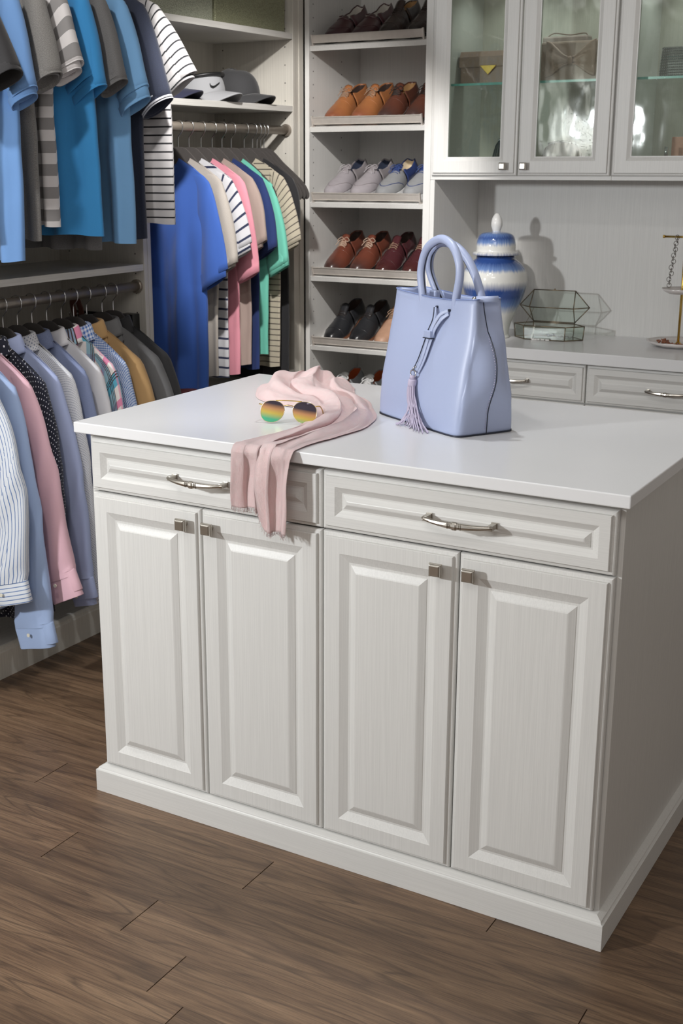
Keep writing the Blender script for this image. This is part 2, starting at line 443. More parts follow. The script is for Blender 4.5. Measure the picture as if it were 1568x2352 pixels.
# ------------------------------------------------------------------ shoe tower
YT = 2.16; YI = 2.565
TX0, TX1 = -.7245, -.187
tw = thing('shoe_tower', 'tall white shoe cabinet with slanted shelves and metal toe rails in the back corner', 'shoe cabinet', ((TX0+TX1)/2, (YT+YI)/2, 0))
sub(tw, MB().box(TX0, TX0+.019, YT, YI, 0, 2.3), 'side_panel', M_LAMV, bevel=.0008)
sub(tw, MB().box(TX1-.028, TX1, YT, YI, 0, 2.3), 'side_panel', M_LAMV, bevel=.0008)
sub(tw, MB().box(TX0, TX1, YI, YI+.01, 0, 2.3), 'back_panel', M_LAMV)
SZ = [1.921, 1.627, 1.346, 1.061, .786, .50, .22]
SLA = math.radians(17)
IX0, IX1 = TX0+.0195, TX1-.0285
for z in SZ:
    T = Matrix.Translation((0, YT+.003, z)) @ Matrix.Rotation(SLA, 4, 'X')
    sh = sub(tw, MB().box(IX0, IX1, 0, .405, -.019, 0, T), 'shelf', M_LAMV, bevel=.0008)
    m = MB(); T2 = Matrix.Translation((0, YT+.003, z)) @ Matrix.Rotation(SLA, 4, 'X')
    m.box(IX0+.012, IX1-.012, .004, .0065, .0095, .036, T2).box(IX0+.012, IX1-.012, .002, .009, .0345, .0375, T2).box(IX0+.012, IX1-.012, .002, .009, .0085, .0105, T2)
    for a in (IX0+.010, IX1-.0155): m.box(a, a+.0055, .001, .011, .0, .040, T2).box(a-.003, a+.0085, .0, .016, .0, .0025, T2)
    m.build('toe_rail', M_RAIL, sh, bevel=.0005)
m = MB()
for y in (YT+.03, YT+.25):
    z = .2
    while z < 2.2: m.disc((IX0+.0003-.0003+.0002, y, z), .0026, 'x', 8); z += .032*1.5
sub(tw, m, 'pin_hole', M_HOLE)['kind'] = 'stuff'

# ------------------------------------------------------------------ hutch: base, worktop, wall cabinets
HX0, HX1 = TX1+.0005, 1.95
hb = thing('drawer_cabinet', 'white base cabinet with raised-panel drawers under the back worktop', 'cabinet', ((HX0+HX1)/2, 2.35, 0))
sub(hb, MB().box(HX0, HX1, 2.123, YI, .08, .812).box(HX0+.02, HX1-.02, 2.16, YI, 0, .08), 'body', M_LAMH, bevel=.0008)
def back_front(x0, x1, z0, z1, y, prof=PROFD):
    mb = raised_front(x0, x1, z0, z1, prof); mb.v = [(a, b+y, c) for a, b, c in mb.v]; return mb
ex = [-.1, .463, 1.03, 1.6]
for i in range(3):
    for (z0, z1) in ((.669, .8065), (.46, .665), (.27, .456), (.09, .266)):
        d = sub(hb, back_front(ex[i]+.0015, ex[i+1]-.0015, z0, z1, 2.10), 'drawer', M_LAMH)
        bow_handle(d, (ex[i]+ex[i+1])/2+.01 if i else .18, (z0+z1)/2-.002, y0=2.10)
tag(MB().box(HX0, HX1, 2.075, YI, .8125, .853).build('back_worktop', M_TOP, bevel=.002), 'white stone worktop along the back wall, under the glass-door cabinets', 'countertop')
struct('trim_2', MB().box(HX0, HX1, YI+.001, YI+.012, .7, 2.3), M_LAMV)
hp = thing('side_panel', 'white upright side panel between the shoe cabinet and the ginger jar niche', 'panel', (HX0+.01, 2.36, .8535))
sub(hp, MB().box(HX0, HX0+.018, YT+.0, YI, .8535, 1.434), 'board', M_LAMV, bevel=.0008)
def glass_mat(name, tint, seeded):
    t = NT(name); t.t.nodes.remove(t.b)
    tr = t.n('ShaderNodeBsdfTransparent'); tr.inputs[0].default_value = tint
    gl = t.n('ShaderNodeBsdfGlossy'); gl.inputs['Roughness'].default_value = .05 if seeded else .02
    gl.inputs[0].default_value = (1, 1, 1, 1)
    fr = t.n('ShaderNodeLayerWeight'); fr.inputs[0].default_value = .5
    if seeded:
        co = t.coord('Object')
        n1 = t.noise(t.coord('Object', (9, 9, 5)), 1, 2, .5)
        vo = t.n('ShaderNodeTexVoronoi'); vo.inputs['Scale'].default_value = 95; t.l(co, vo.inputs['Vector'])
        dr = t.ramp(vo.outputs['Distance'], [(.0, (1, 1, 1, 1)), (.22, (0, 0, 0, 1))])
        h = t.math('ADD', n1, t.math('MULTIPLY', dr, .2))
        bp = t.n('ShaderNodeBump'); bp.inputs['Strength'].default_value = .6; bp.inputs['Distance'].default_value = .006
        t.l(h, bp.inputs['Height']); t.l(bp.outputs[0], gl.inputs['Normal']); t.l(bp.outputs[0], fr.inputs['Normal'])
    mx = t.n('ShaderNodeMixShader')
    f = t.math('ADD', t.math('MULTIPLY', t.math('POWER', fr.outputs['Facing'], 4.5), .9), .055)
    t.l(f, mx.inputs[0]); t.l(tr.outputs[0], mx.inputs[1]); t.l(gl.outputs[0], mx.inputs[2]); t.l(mx.outputs[0], t.out.inputs[0])
    return t.m
M_SEED = glass_mat('seeded_glass', (.90, .94, .91, 1), True)
M_GLASS = glass_mat('clear_glass', (.93, .96, .94, 1), False)
M_GEDGE = glass_mat('green_edge_glass', (.35, .66, .60, 1), False)
GPROF = [(0, -.0125), (.0012, -.0085), (.0035, -.0068), (.0088, -.0062), (.0095, -.0014), (.0108, 0), (.050, 0), (.062, -.0065), (.0655, -.0065)]
def wall_cabinet(label, x0, x1, doors, knobs):
    t = thing('wall_cabinet', label, 'cabinet', ((x0+x1)/2, 2.36, 1.4345))
    P = lambda mb, n, m, **k: sub(t, mb, n, m, **k)
    P(MB().box(x0, x1, YT-.001, YI, 1.4345, 1.4525), 'bottom_panel', M_LAMH, bevel=.0008)
    P(MB().box(x0, x1, YT-.001, YI, 2.20, 2.22), 'top_panel', M_LAMH, bevel=.0008)
    for a in (x0, x1-.018): P(MB().box(a, a+.018, YT, YI, 1.4525, 2.20), 'side_panel', M_LAMV)
    P(MB().box(x0+.018, x1-.018, YI-.008, YI, 1.4525, 2.20), 'back_panel', M_LAMD)
    g = P(MB().box(x0+.0185, x1-.0185, YT+.05, YI-.009, 1.761, 1.769), 'glass_shelf', M_GLASS)
    MB().box(x0+.0185, x1-.0185, YT+.0475, YT+.0498, 1.761, 1.769).build('front_edge', plain('teal_glass_edge', '6fb0a8', .2), g)
    for (a, b), kx in zip(doors, knobs):
        m = MB(); rows = [[(a, 2.158, 1.449), (b, 2.158, 1.449), (b, 2.158, 2.215), (a, 2.158, 2.215)]]
        rows = []
        for i, h in [(.0655, -.018)]+[(0, -.018)]+GPROF+[(.0655, -.018)]:
            rows.append([(a+i, 2.14-h, 1.449+i), (b-i, 2.14-h, 1.449+i), (b-i, 2.14-h, 2.215-i), (a+i, 2.14-h, 2.215-i)])
        d = P(m.grid(rows, True), 'door', M_LAMV)
        MB().box(a+.0655, b-.0655, 2.149, 2.152, 1.5145, 2.1495).build('glass_pane', M_SEED, d)
        if kx: knob(d, kx, 1.482, .0125, 2.14)
    return t
wall_cabinet('white wall cabinet with two seeded-glass doors, holding beige clutches, beside the shoe cabinet', HX0+.0005, .4935, ((-.178, .1545), (.1575, .4905)), (.110, .187))
wall_cabinet('white wall cabinet with seeded-glass door at the right edge, holding the sparkly clutch', .494, 1.18, ((.4965, .833), (.836, 1.177)), (.795, .87))
# puck lamps inside the wall cabinets: they light the interior
for x in (.0, .32, .66, 1.0):
    l = bpy.data.lights.new('puck_lamp', 'SPOT'); l.energy = 1.9; l.color = (.93, 1, .95); l.spot_size = math.radians(120); l.spot_blend = .8; l.shadow_soft_size = .02
    o = bpy.data.objects.new('puck_lamp', l); COL.objects.link(o); o.location = (x, 2.38, 2.185); o.rotation_euler = (.1, 0, 0)

# recessed ceiling lights (housings round the spots)
M_LAMP = NT('lamp_glow'); M_LAMP.b.inputs['Emission Color'].default_value = (1, .96, .9, 1); M_LAMP.b.inputs['Emission Strength'].default_value = 4; M_LAMP = M_LAMP.m
for (x, y), lb in zip([q[:2] for q in LAMPS], ('aimed at the shoe cabinet', 'aimed at the glass-door cabinets', 'straight above the island worktop', 'aimed at the polo shirts')):
    t = thing('ceiling_light', 'small round recessed ceiling light '+lb, 'light', (x, y, ZC), group='recessed ceiling lights')
    MB().lathe([(.045, -.001), (.047, -.004), (.062, -.004), (.064, 0)], 32).build('trim_ring', M_CEIL, t, smooth=True)
    MB().disc((0, 0, -.001), .045, 'z', 24).build('lens', M_LAMP, t)

# ------------------------------------------------------------------ hangers and hanging garments
HXC = -.755
def make_hanger():
    t = thing('clothes_hanger', None, 'hanger', (HXC, 0, 1.6))
    hk = [(-.016, 0, .006), (-.0185, 0, .014), (-.013, 0, .0215), (0, 0, .024), (.014, 0, .0205), (.0205, 0, .006), (.017, 0, -.012), (.004, 0, -.026), (0, 0, -.036), (0, 0, -.068)]
    MB().tube(spline([(x, y, z-.004) for x, y, z in hk], 5), .0019, 8).build('hook', M_CHROME, t, smooth=True)
    top = spline([(0, -.066), (.028, -.070), (.055, -.091), (.085, -.120), (.13, -.156), (.163, -.185), (.181, -.207), (.190, -.227), (.189, -.243), (.180, -.250)], 4)
    top = [(p[0], p[1]) for p in [Vector((a[0], a[1], 0)) for a in top]]
    bot = spline([(.174, -.244), (.174, -.230), (.163, -.210), (.135, -.184), (.10, -.158), (.075, -.132), (.04, -.122), (0, -.120)], 4)
    bot = [(p[0], p[1]) for p in bot]
    half = top+bot
    poly = half+[(-a, b) for a, b in half[::-1]][1:-1]
    MB().prism(poly, -.0032, .0032, 'y').build('frame', M_VELVET, t, bevel=.001)
    return t
hanger0 = make_hanger(); _used = [False]
def hanger(y, rodz, label, group, rz=0, tilt=0):
    h = hanger0 if not _used[0] else copy_tree(hanger0)
    _used[0] = True
    h.location = (HXC, y, rodz); h.rotation_euler = (0, tilt, rz); h['label'] = label; h['group'] = group
    return h

def zshoulder(q, W0, zn, zs):
    """height of the shoulder seam over the half width"""
    a = abs(q); return lerp(zn, zs, max(0, (a-.22)/.78)**1.25)
def garment(name, label, cat, group, y, rodz, mat, st, seed, rz=0, mat2=None, btn=None):
    """st: half width, neck z, shoulder z, hem z, sleeve end (u, z), widths, thickness ..."""
    R = random.Random(seed)
    t = thing(name, label, cat, (HXC, y, rodz), rz, group)
    W0, zn, zs, zh = st['W'], st['zn'], st['zs'], st['zh']
    Wh = st.get('Wh', W0*.96); b = st.get('b', .02); A = st.get('A', .012); qn = st.get('qn', .3)
    NT_, NQ = 34, 60
    kf = R.uniform(7, 9); p1, p2, p3 = R.uniform(0, 6), R.uniform(0, 6), R.uniform(0, 6)
    vent = st.get('vent', 0); rows = []; uv = []
    for i in range(NT_+1):
        tt = i/NT_; row = []; urow = []
        Wt = lerp(W0, Wh, sstep(0, .45, tt))
        bt = lerp(.005, b, sstep(0, .28, tt))*(1+.15*math.sin(3*tt+p1))
        for j in range(NQ+1):
            th = 2*PI*j/NQ; q = math.cos(th); s_ = math.sin(th)
            z0 = zshoulder(q, W0, zn, zs)
            if abs(q) < qn: z0 -= (.05 if s_ < 0 else .012)*(1-(q/qn)**2)**.6 * st.get('scoop', 1)
            hem = zh+st.get('curve', 0)*(abs(q)**3)+.006*math.sin(kf*q+p2)*.5+st.get('tilt', 0)*q
            z = lerp(z0, hem, tt)
            f = A*sstep(.05, .8, tt)*(math.sin(kf*q*1.0+p1+.8*math.sin(2*tt+p3))+.5*math.sin(kf*2.1*q+p2))
            f += .003*math.sin(26*tt+7*q+p3)*math.sin(PI*min(1, tt*1.1))
            u = q*Wt*(1+.02*math.sin(5*tt+p2)+.008*math.sin(13*tt+p1)*sstep(.3, 1, tt))
            yy = bt*math.copysign(abs(s_)**.75, s_)+f*(1-abs(q)**6*.6)
            row.append((u, yy, z)); urow.append((q*Wt+(0 if s_ < 0 else .013), z-(.01 if s_ > 0 else 0)))
        rows.append(row[:-1]); uv.append(urow)
    m = MB(); m.grid(rows, True, uv)
    m.build('torso', mat, t, smooth=True, fix=False)
    # sleeves
    for sd in (1, -1):
        ue, ze = st['end']; w0, w1 = st.get('w0', .075), st['w1']; th0, th1 = st.get('t0', .022), st['t1']
        jit = (R.uniform(-.004, .004), R.uniform(-.006, .006)) if sd > 0 else (R.uniform(-.02, .01), R.uniform(-.03, .03))
        yd = st.get('yd', 0)+R.uniform(-.004, .004); n = st.get('ns', 14); long_ = n > 16
        ha = math.radians(st.get('ha', 30)); bow = st.get('bow', .006)
        V2 = lambda x, z: Vector((x, 0, z))
        sh = lambda q: zshoulder(q, W0, zn, zs)
        E0 = V2(ue+jit[0], ze+jit[1]); E1 = E0-V2(w1*math.cos(ha), w1*math.sin(ha))
        T1 = V2(W0+.010, zs-.014); Mt = T1.lerp(E0, .5)+V2(bow, 0)
        Tp = [V2(W0*.66, sh(.66)-.001), V2(W0*.86, sh(.86)+.001), V2(W0, zs+.002), T1, T1.lerp(E0, .2)+V2(bow*.8, 0), Mt, T1.lerp(E0, .8)+V2(bow*.5, 0), E0]
        B1 = V2(W0-.045, zs-(.10 if long_ else .085))
        Bp = [V2(W0*.66, zs-.03), V2(W0*.74, zs-.055), B1]+([B1.lerp(E1, .35)+V2(bow*.5, 0), B1.lerp(E1, .7)+V2(bow*.8, 0)] if long_ else [B1.lerp(E1, .5)])+[E1]
        def resample(pts, n_):
            P_ = spline(pts, 8); c_ = [0]
            for a_, b_ in zip(P_, P_[1:]): c_.append(c_[-1]+(b_-a_).length)
            out = []; q_ = 0
            for k_ in range(n_+1):
                d_ = c_[-1]*k_/n_
                while q_ < len(c_)-2 and c_[q_+1] < d_: q_ += 1
                f_ = (d_-c_[q_])/max(1e-9, c_[q_+1]-c_[q_]); out.append(P_[q_].lerp(P_[q_+1], min(1, f_)))
            return out
        TT, BB = resample(Tp, n), resample(Bp, n)
        rows = []; uv = []; L = 0; NR = 26; cl = []
        for i in range(n+1):
            k = i/n; c = (TT[i]+BB[i])/2; hv = (TT[i]-BB[i])/2
            c = c+Vector((0, yd*k, 0)); 
            if long_: c.y += .006*math.sin(5*k+p1)*k; hv = hv*(1+.035*math.sin(11*k+p2)*k)
            cl.append(c)
            if i: L += (c-cl[i-1]).length
            th_ = lerp(.0052, lerp(th0, th1, k), sstep(0, .32 if not long_ else .2, k))
            row = []; ur = []
            for j in range(NR+1):
                a = 2*PI*j/NR; ca, sa = math.cos(a), math.sin(a)
                cr = (.0024*math.sin(9*k*st.get('wr', 1)+2*ca+p3)+.003*math.sin(3*a+p1)*k)*sstep(.05, .35, k)
                if long_: cr += .0035*math.sin(30*k+3*ca+p2)*math.exp(-((k-.55)/.13)**2)+.003*math.sin(46*k+2*ca)*sstep(.85, 1, k)
                row.append(c+hv*ca+Vector((0, th_*math.copysign(abs(sa)**.85, sa)+cr, 0))); ur.append((lerp(w0, w1*.5, .5)*a*.8, -L))
            rows.append(row[:-1]); uv.append(ur)
        last = rows[-1]; hv = (TT[-1]-BB[-1]).normalized(); tg = Vector((hv.z, 0, -hv.x)); cen = cl[-1]
        if 'cuff' not in st:
            for off, sc in ((0, .94), (-.02, .92), (-.05, .8)):
                rows.append([cen+(p-cen)*sc+tg*off for p in last]); uv.append([(a_, b_+.001) for a_, b_ in uv[-1]])
        m = MB(); m.grid(rows, True, uv); m.build('sleeve', mat, t, smooth=True, fix=False)
        if st.get('band'):
            r2 = []; 
            bands = ((-.022, 1.0), (-.021, 1.025), (-.001, 1.025), (.001, 1.01), (-.001, .95), (-.02, .93))
            for off, sc in bands: r2.append([cen+(p-cen)*sc+tg*off for p in last])
            u2 = [[(j*.004, -o_) for j in range(NR+1)] for o_, _ in bands]
            m = MB(); m.grid(r2, True, u2); m.build('sleeve_band', mat2 or mat, t, smooth=True, fix=False)
        if 'cuff' in st:
            cw = st['cuff']; r2 = []
            for off, sc in ((-.003, .98), (-.002, 1.01), (.004, 1.02), (cw*.5, 1.0), (cw-.002, 1.0), (cw, .98), (cw, .93), (cw-.03, .9)):
                r2.append([cen+Vector(((p-cen).x*sc, (p-cen).y*sc*.9, (p-cen).z))+tg*off for p in last])
            u2 = [[(o_, j*.006) for j in range(NR+1)] for o_ in (-.003, -.002, .004, cw*.5, cw-.002, cw, cw+.01, cw-.03)]
            m = MB(); m.grid(r2, True, u2); cf = m.build('cuff', mat, t, smooth=True, fix=False)
            if sd > 0:
                pb = cen+tg*(cw*.5); w_ = w1*.5
                mb = MB(); mb.tube([pb+Vector((-.2*w_, -th1-.003, 0)), pb+Vector((-.2*w_, -th1-.0055, 0))], .0055, 12)
                mb.build('button', M_BTN, cf)
    if st.get('collar'):
        ch = st['collar']; m = MB(); rows = []
        for off, rr, uu in ((-.014, 1.0, 0), (ch*.45, .97, .02), (ch*.9, .95, .04), (ch, .98, .045), (ch*.9, 1.06, .05), (ch*.3, 1.18, .07), (-.012, 1.30, .09), (-.022, 1.36, .1)):
            row = []
            for j in range(33):
                a = PI*1.5-PI*.93+2*PI*.93*j/32+PI      # open at the front (-y)
                a = -PI/2+PI*.07+(2*PI-.14*PI)*j/32
                fr = max(0, -math.sin(a))
                row.append((.063*rr*math.cos(a), .026*rr*math.sin(a)-.004, zn-.012+off*(1-.2*fr)-(.030*fr**2 if rr > 1.1 else .012*fr)))
            rows.append(row)
        uv = [[(j*.006, -i*.01) for j in range(33)] for i in range(len(rows))]
        m.grid(rows, False, uv); m.build('collar', mat2 or mat, t, smooth=True, fix=False, solid=.002)
    elif st.get('rib'):
        m = MB(); rows = []
        for dr, dz in ((0, 0), (.004, .005), (.001, .013), (-.004, .013)):
            row = []
            for j in range(40):
                a = 2*PI*j/40; q = qn*math.cos(a); s_ = math.sin(a)
                z0 = zshoulder(q, W0, zn, zs)-(.05 if s_ < 0 else .012)*(max(0, 1-(q/qn)**2))**.6
                row.append((q*W0*(1-dr*3), (.006+dr)*s_, z0+dz-.004))
            rows.append(row)
        uv = [[(j*.004, -i*.004) for j in range(41)] for i in range(4)]
        m.grid(rows, True, uv); m.build('neck_rib', mat2 or mat, t, smooth=True, fix=False)
    if st.get('lapel'):
        for sd in (1, -1):
            P = [(.058*sd, -.004, zn+.004), (.092*sd, -.012, zn-.05), (.075*sd, -.026, zn-.10), (.088*sd, -.028, zn-.12), (.03*sd, -.032, zn-.34), (.02*sd, -.026, zn-.20), (.045*sd, -.014, zn-.04)]
            m = MB(); bb = len(m.v); m.v += P; m.face(range(len(P))); m.build('lapel', mat, t, solid=.004)
    if st.get('placket'):
        m = MB(); rows = [[(x, -b-A*.5-.004+.002*math.sin(z*40), z) for x in (-.016, .016)] for z in [zn-.07-(zn-.07-(zh+.02))*k/16 for k in range(17)]]
        m.grid(rows, False, [[(x, r[0][2]) for x in (0, .03)] for r in rows]); m.build('placket', mat, t, smooth=True, fix=False, solid=.002)
    return t
M_BTN = plain('pearl_button', 'ded9c8', .3)

# short-sleeved shirts of the second unit
TEE = dict(W=.168, zn=-.098, zs=-.172, zh=-.845, Wh=.150, end=(.238, -.425), w0=.052, w1=.095, t0=.014, t1=.016, b=.016, A=.010, rib=1, bow=.012)
tees = [
 (1.329, 't_shirt', 'royal blue short-sleeved shirt, nearest one on the back rod', cloth('royal_blue_jersey', '2b519c'), dict(zh=-.872, w1=.125, end=(.245, -.455), b=.03, A=.016), -.10),
 (1.385, 't_shirt', 'light grey short-sleeved shirt hanging just behind the royal blue one', cloth('light_grey_jersey', 'a59e96', heather=.12), dict(zh=-.835, end=(.235, -.44)), 0),
 (1.446, 't_shirt', 'white short-sleeved shirt with thin navy stripes between light grey and pink shirts', cloth('white_navy_stripe', 'bbbbbf', 'stripe', '1c2440', .034, .22), dict(zh=-.85, end=(.245, -.375)), .03),
 (1.516, 't_shirt', 'pink short-sleeved shirt on the back rod', cloth('pink_jersey', 'c98492'), dict(end=(.235, -.475)), 0),
 (1.582, 't_shirt', 'taupe short-sleeved shirt between the pink and the navy one', cloth('taupe_jersey', '998880'), dict(end=(.225, -.38), zh=-.82), 0),
 (1.642, 't_shirt', 'plain navy short-sleeved shirt beside the mint green one', cloth('navy_jersey', '14295c'), dict(end=(.23, -.405), zh=-.845), 0),
 (1.700, 't_shirt', 'mint green short-sleeved shirt on the back rod', cloth('mint_jersey', '64b5a0'), dict(end=(.235, -.452), zh=-.80, zs=-.19), 0),
 (1.783, 't_shirt', 'beige short-sleeved shirt with thin dark stripes, last patterned one on the back rod', cloth('beige_stripe', 'aca391', 'stripe', '4a443e', .0205, .17), dict(end=(.232, -.40), zh=-.855, w1=.09), 0),
]
for i, (y, nm, lab, mt, ov, rz) in enumerate(tees):
    s_ = dict(TEE); s_.update(ov); s_['rib'] = 1
    garment(nm, lab, 'shirt', None, y, 1.615, mt, s_, 100+i, rz)
    hanger(y, 1.615, 'black velvet hanger holding the %s shirt on the back rod' % ['royal blue', 'light grey', 'navy-striped white', 'pink', 'taupe', 'plain navy', 'mint green', 'beige striped'][i], 'black hangers on the back rod', rz)
garment('t_shirt', 'plain black garment mostly hidden behind the beige striped shirt', 'shirt', None, 1.838, 1.615, cloth('black_jersey', '1b1b1e'), dict(TEE, zh=-.93, Wh=.148, end=(.20, -.36)), 141)
for y, lb in ((1.838, 'black velvet hanger just past the beige striped shirt, holding the black garment'), (1.868, 'empty black hanger, first of the bare bunch past the beige shirt'), (1.893, 'empty black hanger in the middle of the bare bunch on the back rod'), (1.915, 'empty black hanger, farthest one on the back rod')):
    hanger(y, 1.615, lb, 'black hangers on the back rod', .04)

# polo shirts on the upper rod of the first unit (rod above the frame)
POLO = dict(W=.195, zn=-.10, zs=-.17, zh=-.85, Wh=.185, end=(.27, -.385), w0=.064, w1=.10, t0=.026, t1=.032, b=.03, A=.016, collar=.030, band=1, bow=.004)
polos = [
 (1.05, 'white knit shirt with thin black stripes, last on the upper left rod', cloth('white_black_stripe', 'b2b0b1', 'stripe', '15161b', .0245, .2), None, dict(end=(.325, -.352), w1=.115, zh=-.80, Wh=.222, band=0, b=.03, t1=.022), 0),
 (.97, 'dark navy polo shirt with white-edged sleeve band', cloth('dark_navy_pique', '2b3246', heather=.3), cloth('navy_white_tipping', '2b3246', 'stripe', 'dfe0e6', .018, .3), dict(end=(.285, -.43), w1=.115, zh=-.845, Wh=.175), 0),
 (.875, 'light blue polo shirt hanging between the charcoal and dark navy ones', cloth('light_blue_pique', '6f9fcb'), None, dict(end=(.268, -.405), w1=.115, zh=-.85, Wh=.20, A=.022), .05),
 (.79, 'charcoal polo shirt with grey sleeve hanging left of the light blue polo', cloth('charcoal_pique', '6b6a6a', heather=.25), None, dict(end=(.262, -.39), w1=.095, zh=-.865, Wh=.15), 0),
 (.70, 'bright blue polo shirt in the middle of the upper left row', cloth('bright_blue_pique', '3388c4'), None, dict(end=(.25, -.405), w1=.12, zh=-.82, Wh=.21, A=.02), .08),
 (.615, 'polo shirt with wide grey and white stripes', cloth('grey_white_bar', '8f8d8d', 'stripe', 'd9d6d6', .062, .48), None, dict(end=(.25, -.345), w1=.09, zh=-.79, Wh=.15), 0),
 (.53, 'heather grey polo shirt between the bar-striped and cornflower blue ones', cloth('heather_grey_pique', '8b8986', heather=.35), None, dict(end=(.25, -.39), w1=.10, zh=-.825, Wh=.15, t1=.04), 0),
 (.42, 'cornflower blue polo shirt hanging near the left picture edge', cloth('cornflower_pique', '6a93c8'), None, dict(end=(.258, -.445), w1=.085, zh=-.875, Wh=.19, A=.02), .05),
 (.32, 'black polo shirt cut by the left picture edge', cloth('black_pique', '262527', heather=.2), None, dict(end=(.30, -.39), w1=.11, zh=-.82, Wh=.15, t1=.045), 0),
]
for i, (y, lab, mt, m2, ov, rz) in enumerate(polos):
    s_ = dict(POLO); s_.update(ov)
    garment('polo_shirt', lab, 'shirt', None, y, 2.115, mt, s_, 200+i, rz, mat2=m2)
    hanger(y, 2.115, 'black hanger under the %s on the upper left rod, above the frame' % ['black-striped knit', 'dark navy polo', 'light blue polo', 'charcoal polo', 'bright blue polo', 'bar-striped polo', 'heather grey polo', 'cornflower polo', 'black polo'][i], 'hangers on the upper left rod', rz)

# dress shirts and jackets on the lower rod
SHIRT = dict(W=.195, zn=-.098, zs=-.195, zh=-.86, Wh=.185, end=(.275, -.79), w0=.062, w1=.085, t0=.020, t1=.018, b=.022, A=.012, collar=.028, cuff=.062, ns=26, ha=14, bow=.020, wr=2, curve=.05, placket=1)
JACK = dict(SHIRT, W=.205, zs=-.195, zh=-.72, w0=.072, t0=.03, b=.03, end=(.30, -.62), A=.006, collar=.032, lapel=1, curve=0, placket=0, wr=1)
dress = [
 (1.01, 'suit_jacket', 'jacket', 'black suit jacket, last one on the lower left rod', cloth('black_suiting', '2a2a2c', rough=.8), JACK, dict(W=.21)),
 (.955, 'suit_jacket', 'jacket', 'mid grey suit jacket between the black and the camel ones', cloth('grey_suiting', '5f5f60', rough=.8), JACK, dict(W=.215, end=(.32, -.62))),
 (.881, 'suit_jacket', 'jacket', 'camel tan blazer beside the grey jacket', cloth('camel_wool', 'ad8a5c', rough=.85), JACK, {}),
 (.820, 'dress_shirt', 'shirt', 'blue and white gingham shirt beside the camel blazer', cloth('blue_gingham', 'dbe2ee', 'gingham', '3f6db4', .0072), SHIRT, dict(end=(.25, -.78))),
 (.764, 'dress_shirt', 'shirt', 'turquoise, pink and white plaid shirt', cloth('madras_plaid', 'efe9e6', 'plaid'), SHIRT, dict(end=(.255, -.78))),
 (.699, 'dress_shirt', 'shirt', 'plain white dress shirt beside the plaid one', cloth('white_poplin', 'd9d8dc'), SHIRT, {}),
 (.635, 'dress_shirt', 'shirt', 'slate blue chambray shirt between the plain and the dotted white shirts', cloth('slate_chambray', '8490b4', heather=.12), SHIRT, {}),
 (.574, 'dress_shirt', 'shirt', 'white dress shirt with tiny grey-blue dots', cloth('white_microdot', 'dcdce0', 'dots', '6c7890', .0075, .15), SHIRT, dict(end=(.27, -.80), zh=-.86)),
 (.515, 'dress_shirt', 'shirt', 'periwinkle blue dress shirt with long cuff hanging beside the island corner', cloth('periwinkle_poplin', 'a3aed2'), SHIRT, dict(end=(.29, -.80))),
 (.455, 'dress_shirt', 'shirt', 'black-navy dress shirt with small white dots', cloth('navy_dot', '14172a', 'dots', 'e6e6ee', .017, .10), SHIRT, dict(end=(.25, -.72), zh=-.94)),
 (.400, 'dress_shirt', 'shirt', 'pale pink dress shirt with long sleeve and cuff', cloth('pale_pink_poplin', 'dcb2bd'), SHIRT, dict(end=(.325, -.72), w1=.115, t1=.022, ha=24)),
 (.340, 'dress_shirt', 'shirt', 'light sky blue dress shirt with its cuff below the pink one', cloth('sky_blue_poplin', '9cb0d4'), SHIRT, dict(end=(.285, -.86), w1=.14, t1=.022)),
 (.270, 'dress_shirt', 'shirt', 'white dress shirt with blue pinstripes at the left picture edge', cloth('blue_pinstripe', 'd8dce2', 'stripe', '5a78ac', .0115, .2, axis='U'), SHIRT, dict(end=(.26, -.72), w1=.13, t1=.03, bow=.045)),
]
for i, (y, nm, cat, lab, mt, bs, ov) in enumerate(dress):
    s_ = dict(bs); s_.update(ov)
    garment(nm, lab, cat, None, y, 1.105, mt, s_, 300+i, 0)
    hanger(y, 1.105, 'black velvet hanger holding the %s on the lower left rod' % ['black jacket', 'grey jacket', 'camel blazer', 'gingham shirt', 'plaid shirt', 'plain white shirt', 'slate blue shirt', 'microdot shirt', 'periwinkle shirt', 'white-dotted navy shirt', 'pink shirt', 'sky blue shirt', 'pinstriped shirt'][i], 'black hangers on the lower left rod', 0)

# folded dusty-pink garment at the bottom of the second unit
rows = []
for k_, (z, s_) in enumerate(((.7005, .93), (.703, .99), (.722, 1.0), (.728, .97), (.731, .99), (.75, 1.0), (.757, .96), (.760, .8), (.761, .3))):
    rows.append([(-.86+s_*.125*math.copysign(abs(math.cos(a))**.5, math.cos(a)), 1.42+s_*.13*math.copysign(abs(math.sin(a))**.5, math.sin(a)), z-.0+.003*math.sin(3*a+k_)) for a in [2*PI*k/40 for k in range(40)]])
sub(u2, MB().box(XI+.001, XL-.0015, 1.1795, 2.0745, .679, .70), 'shelf', M_LAMS, bevel=.0008)
tag(MB().grid(rows, True, cap0=True, cap1=True).build('folded_sweater', cloth('dusty_rose_knit', '9c5a66'), smooth=True), 'folded dusty-rose knit lying under the striped shirts, barely showing over the island', 'sweater')

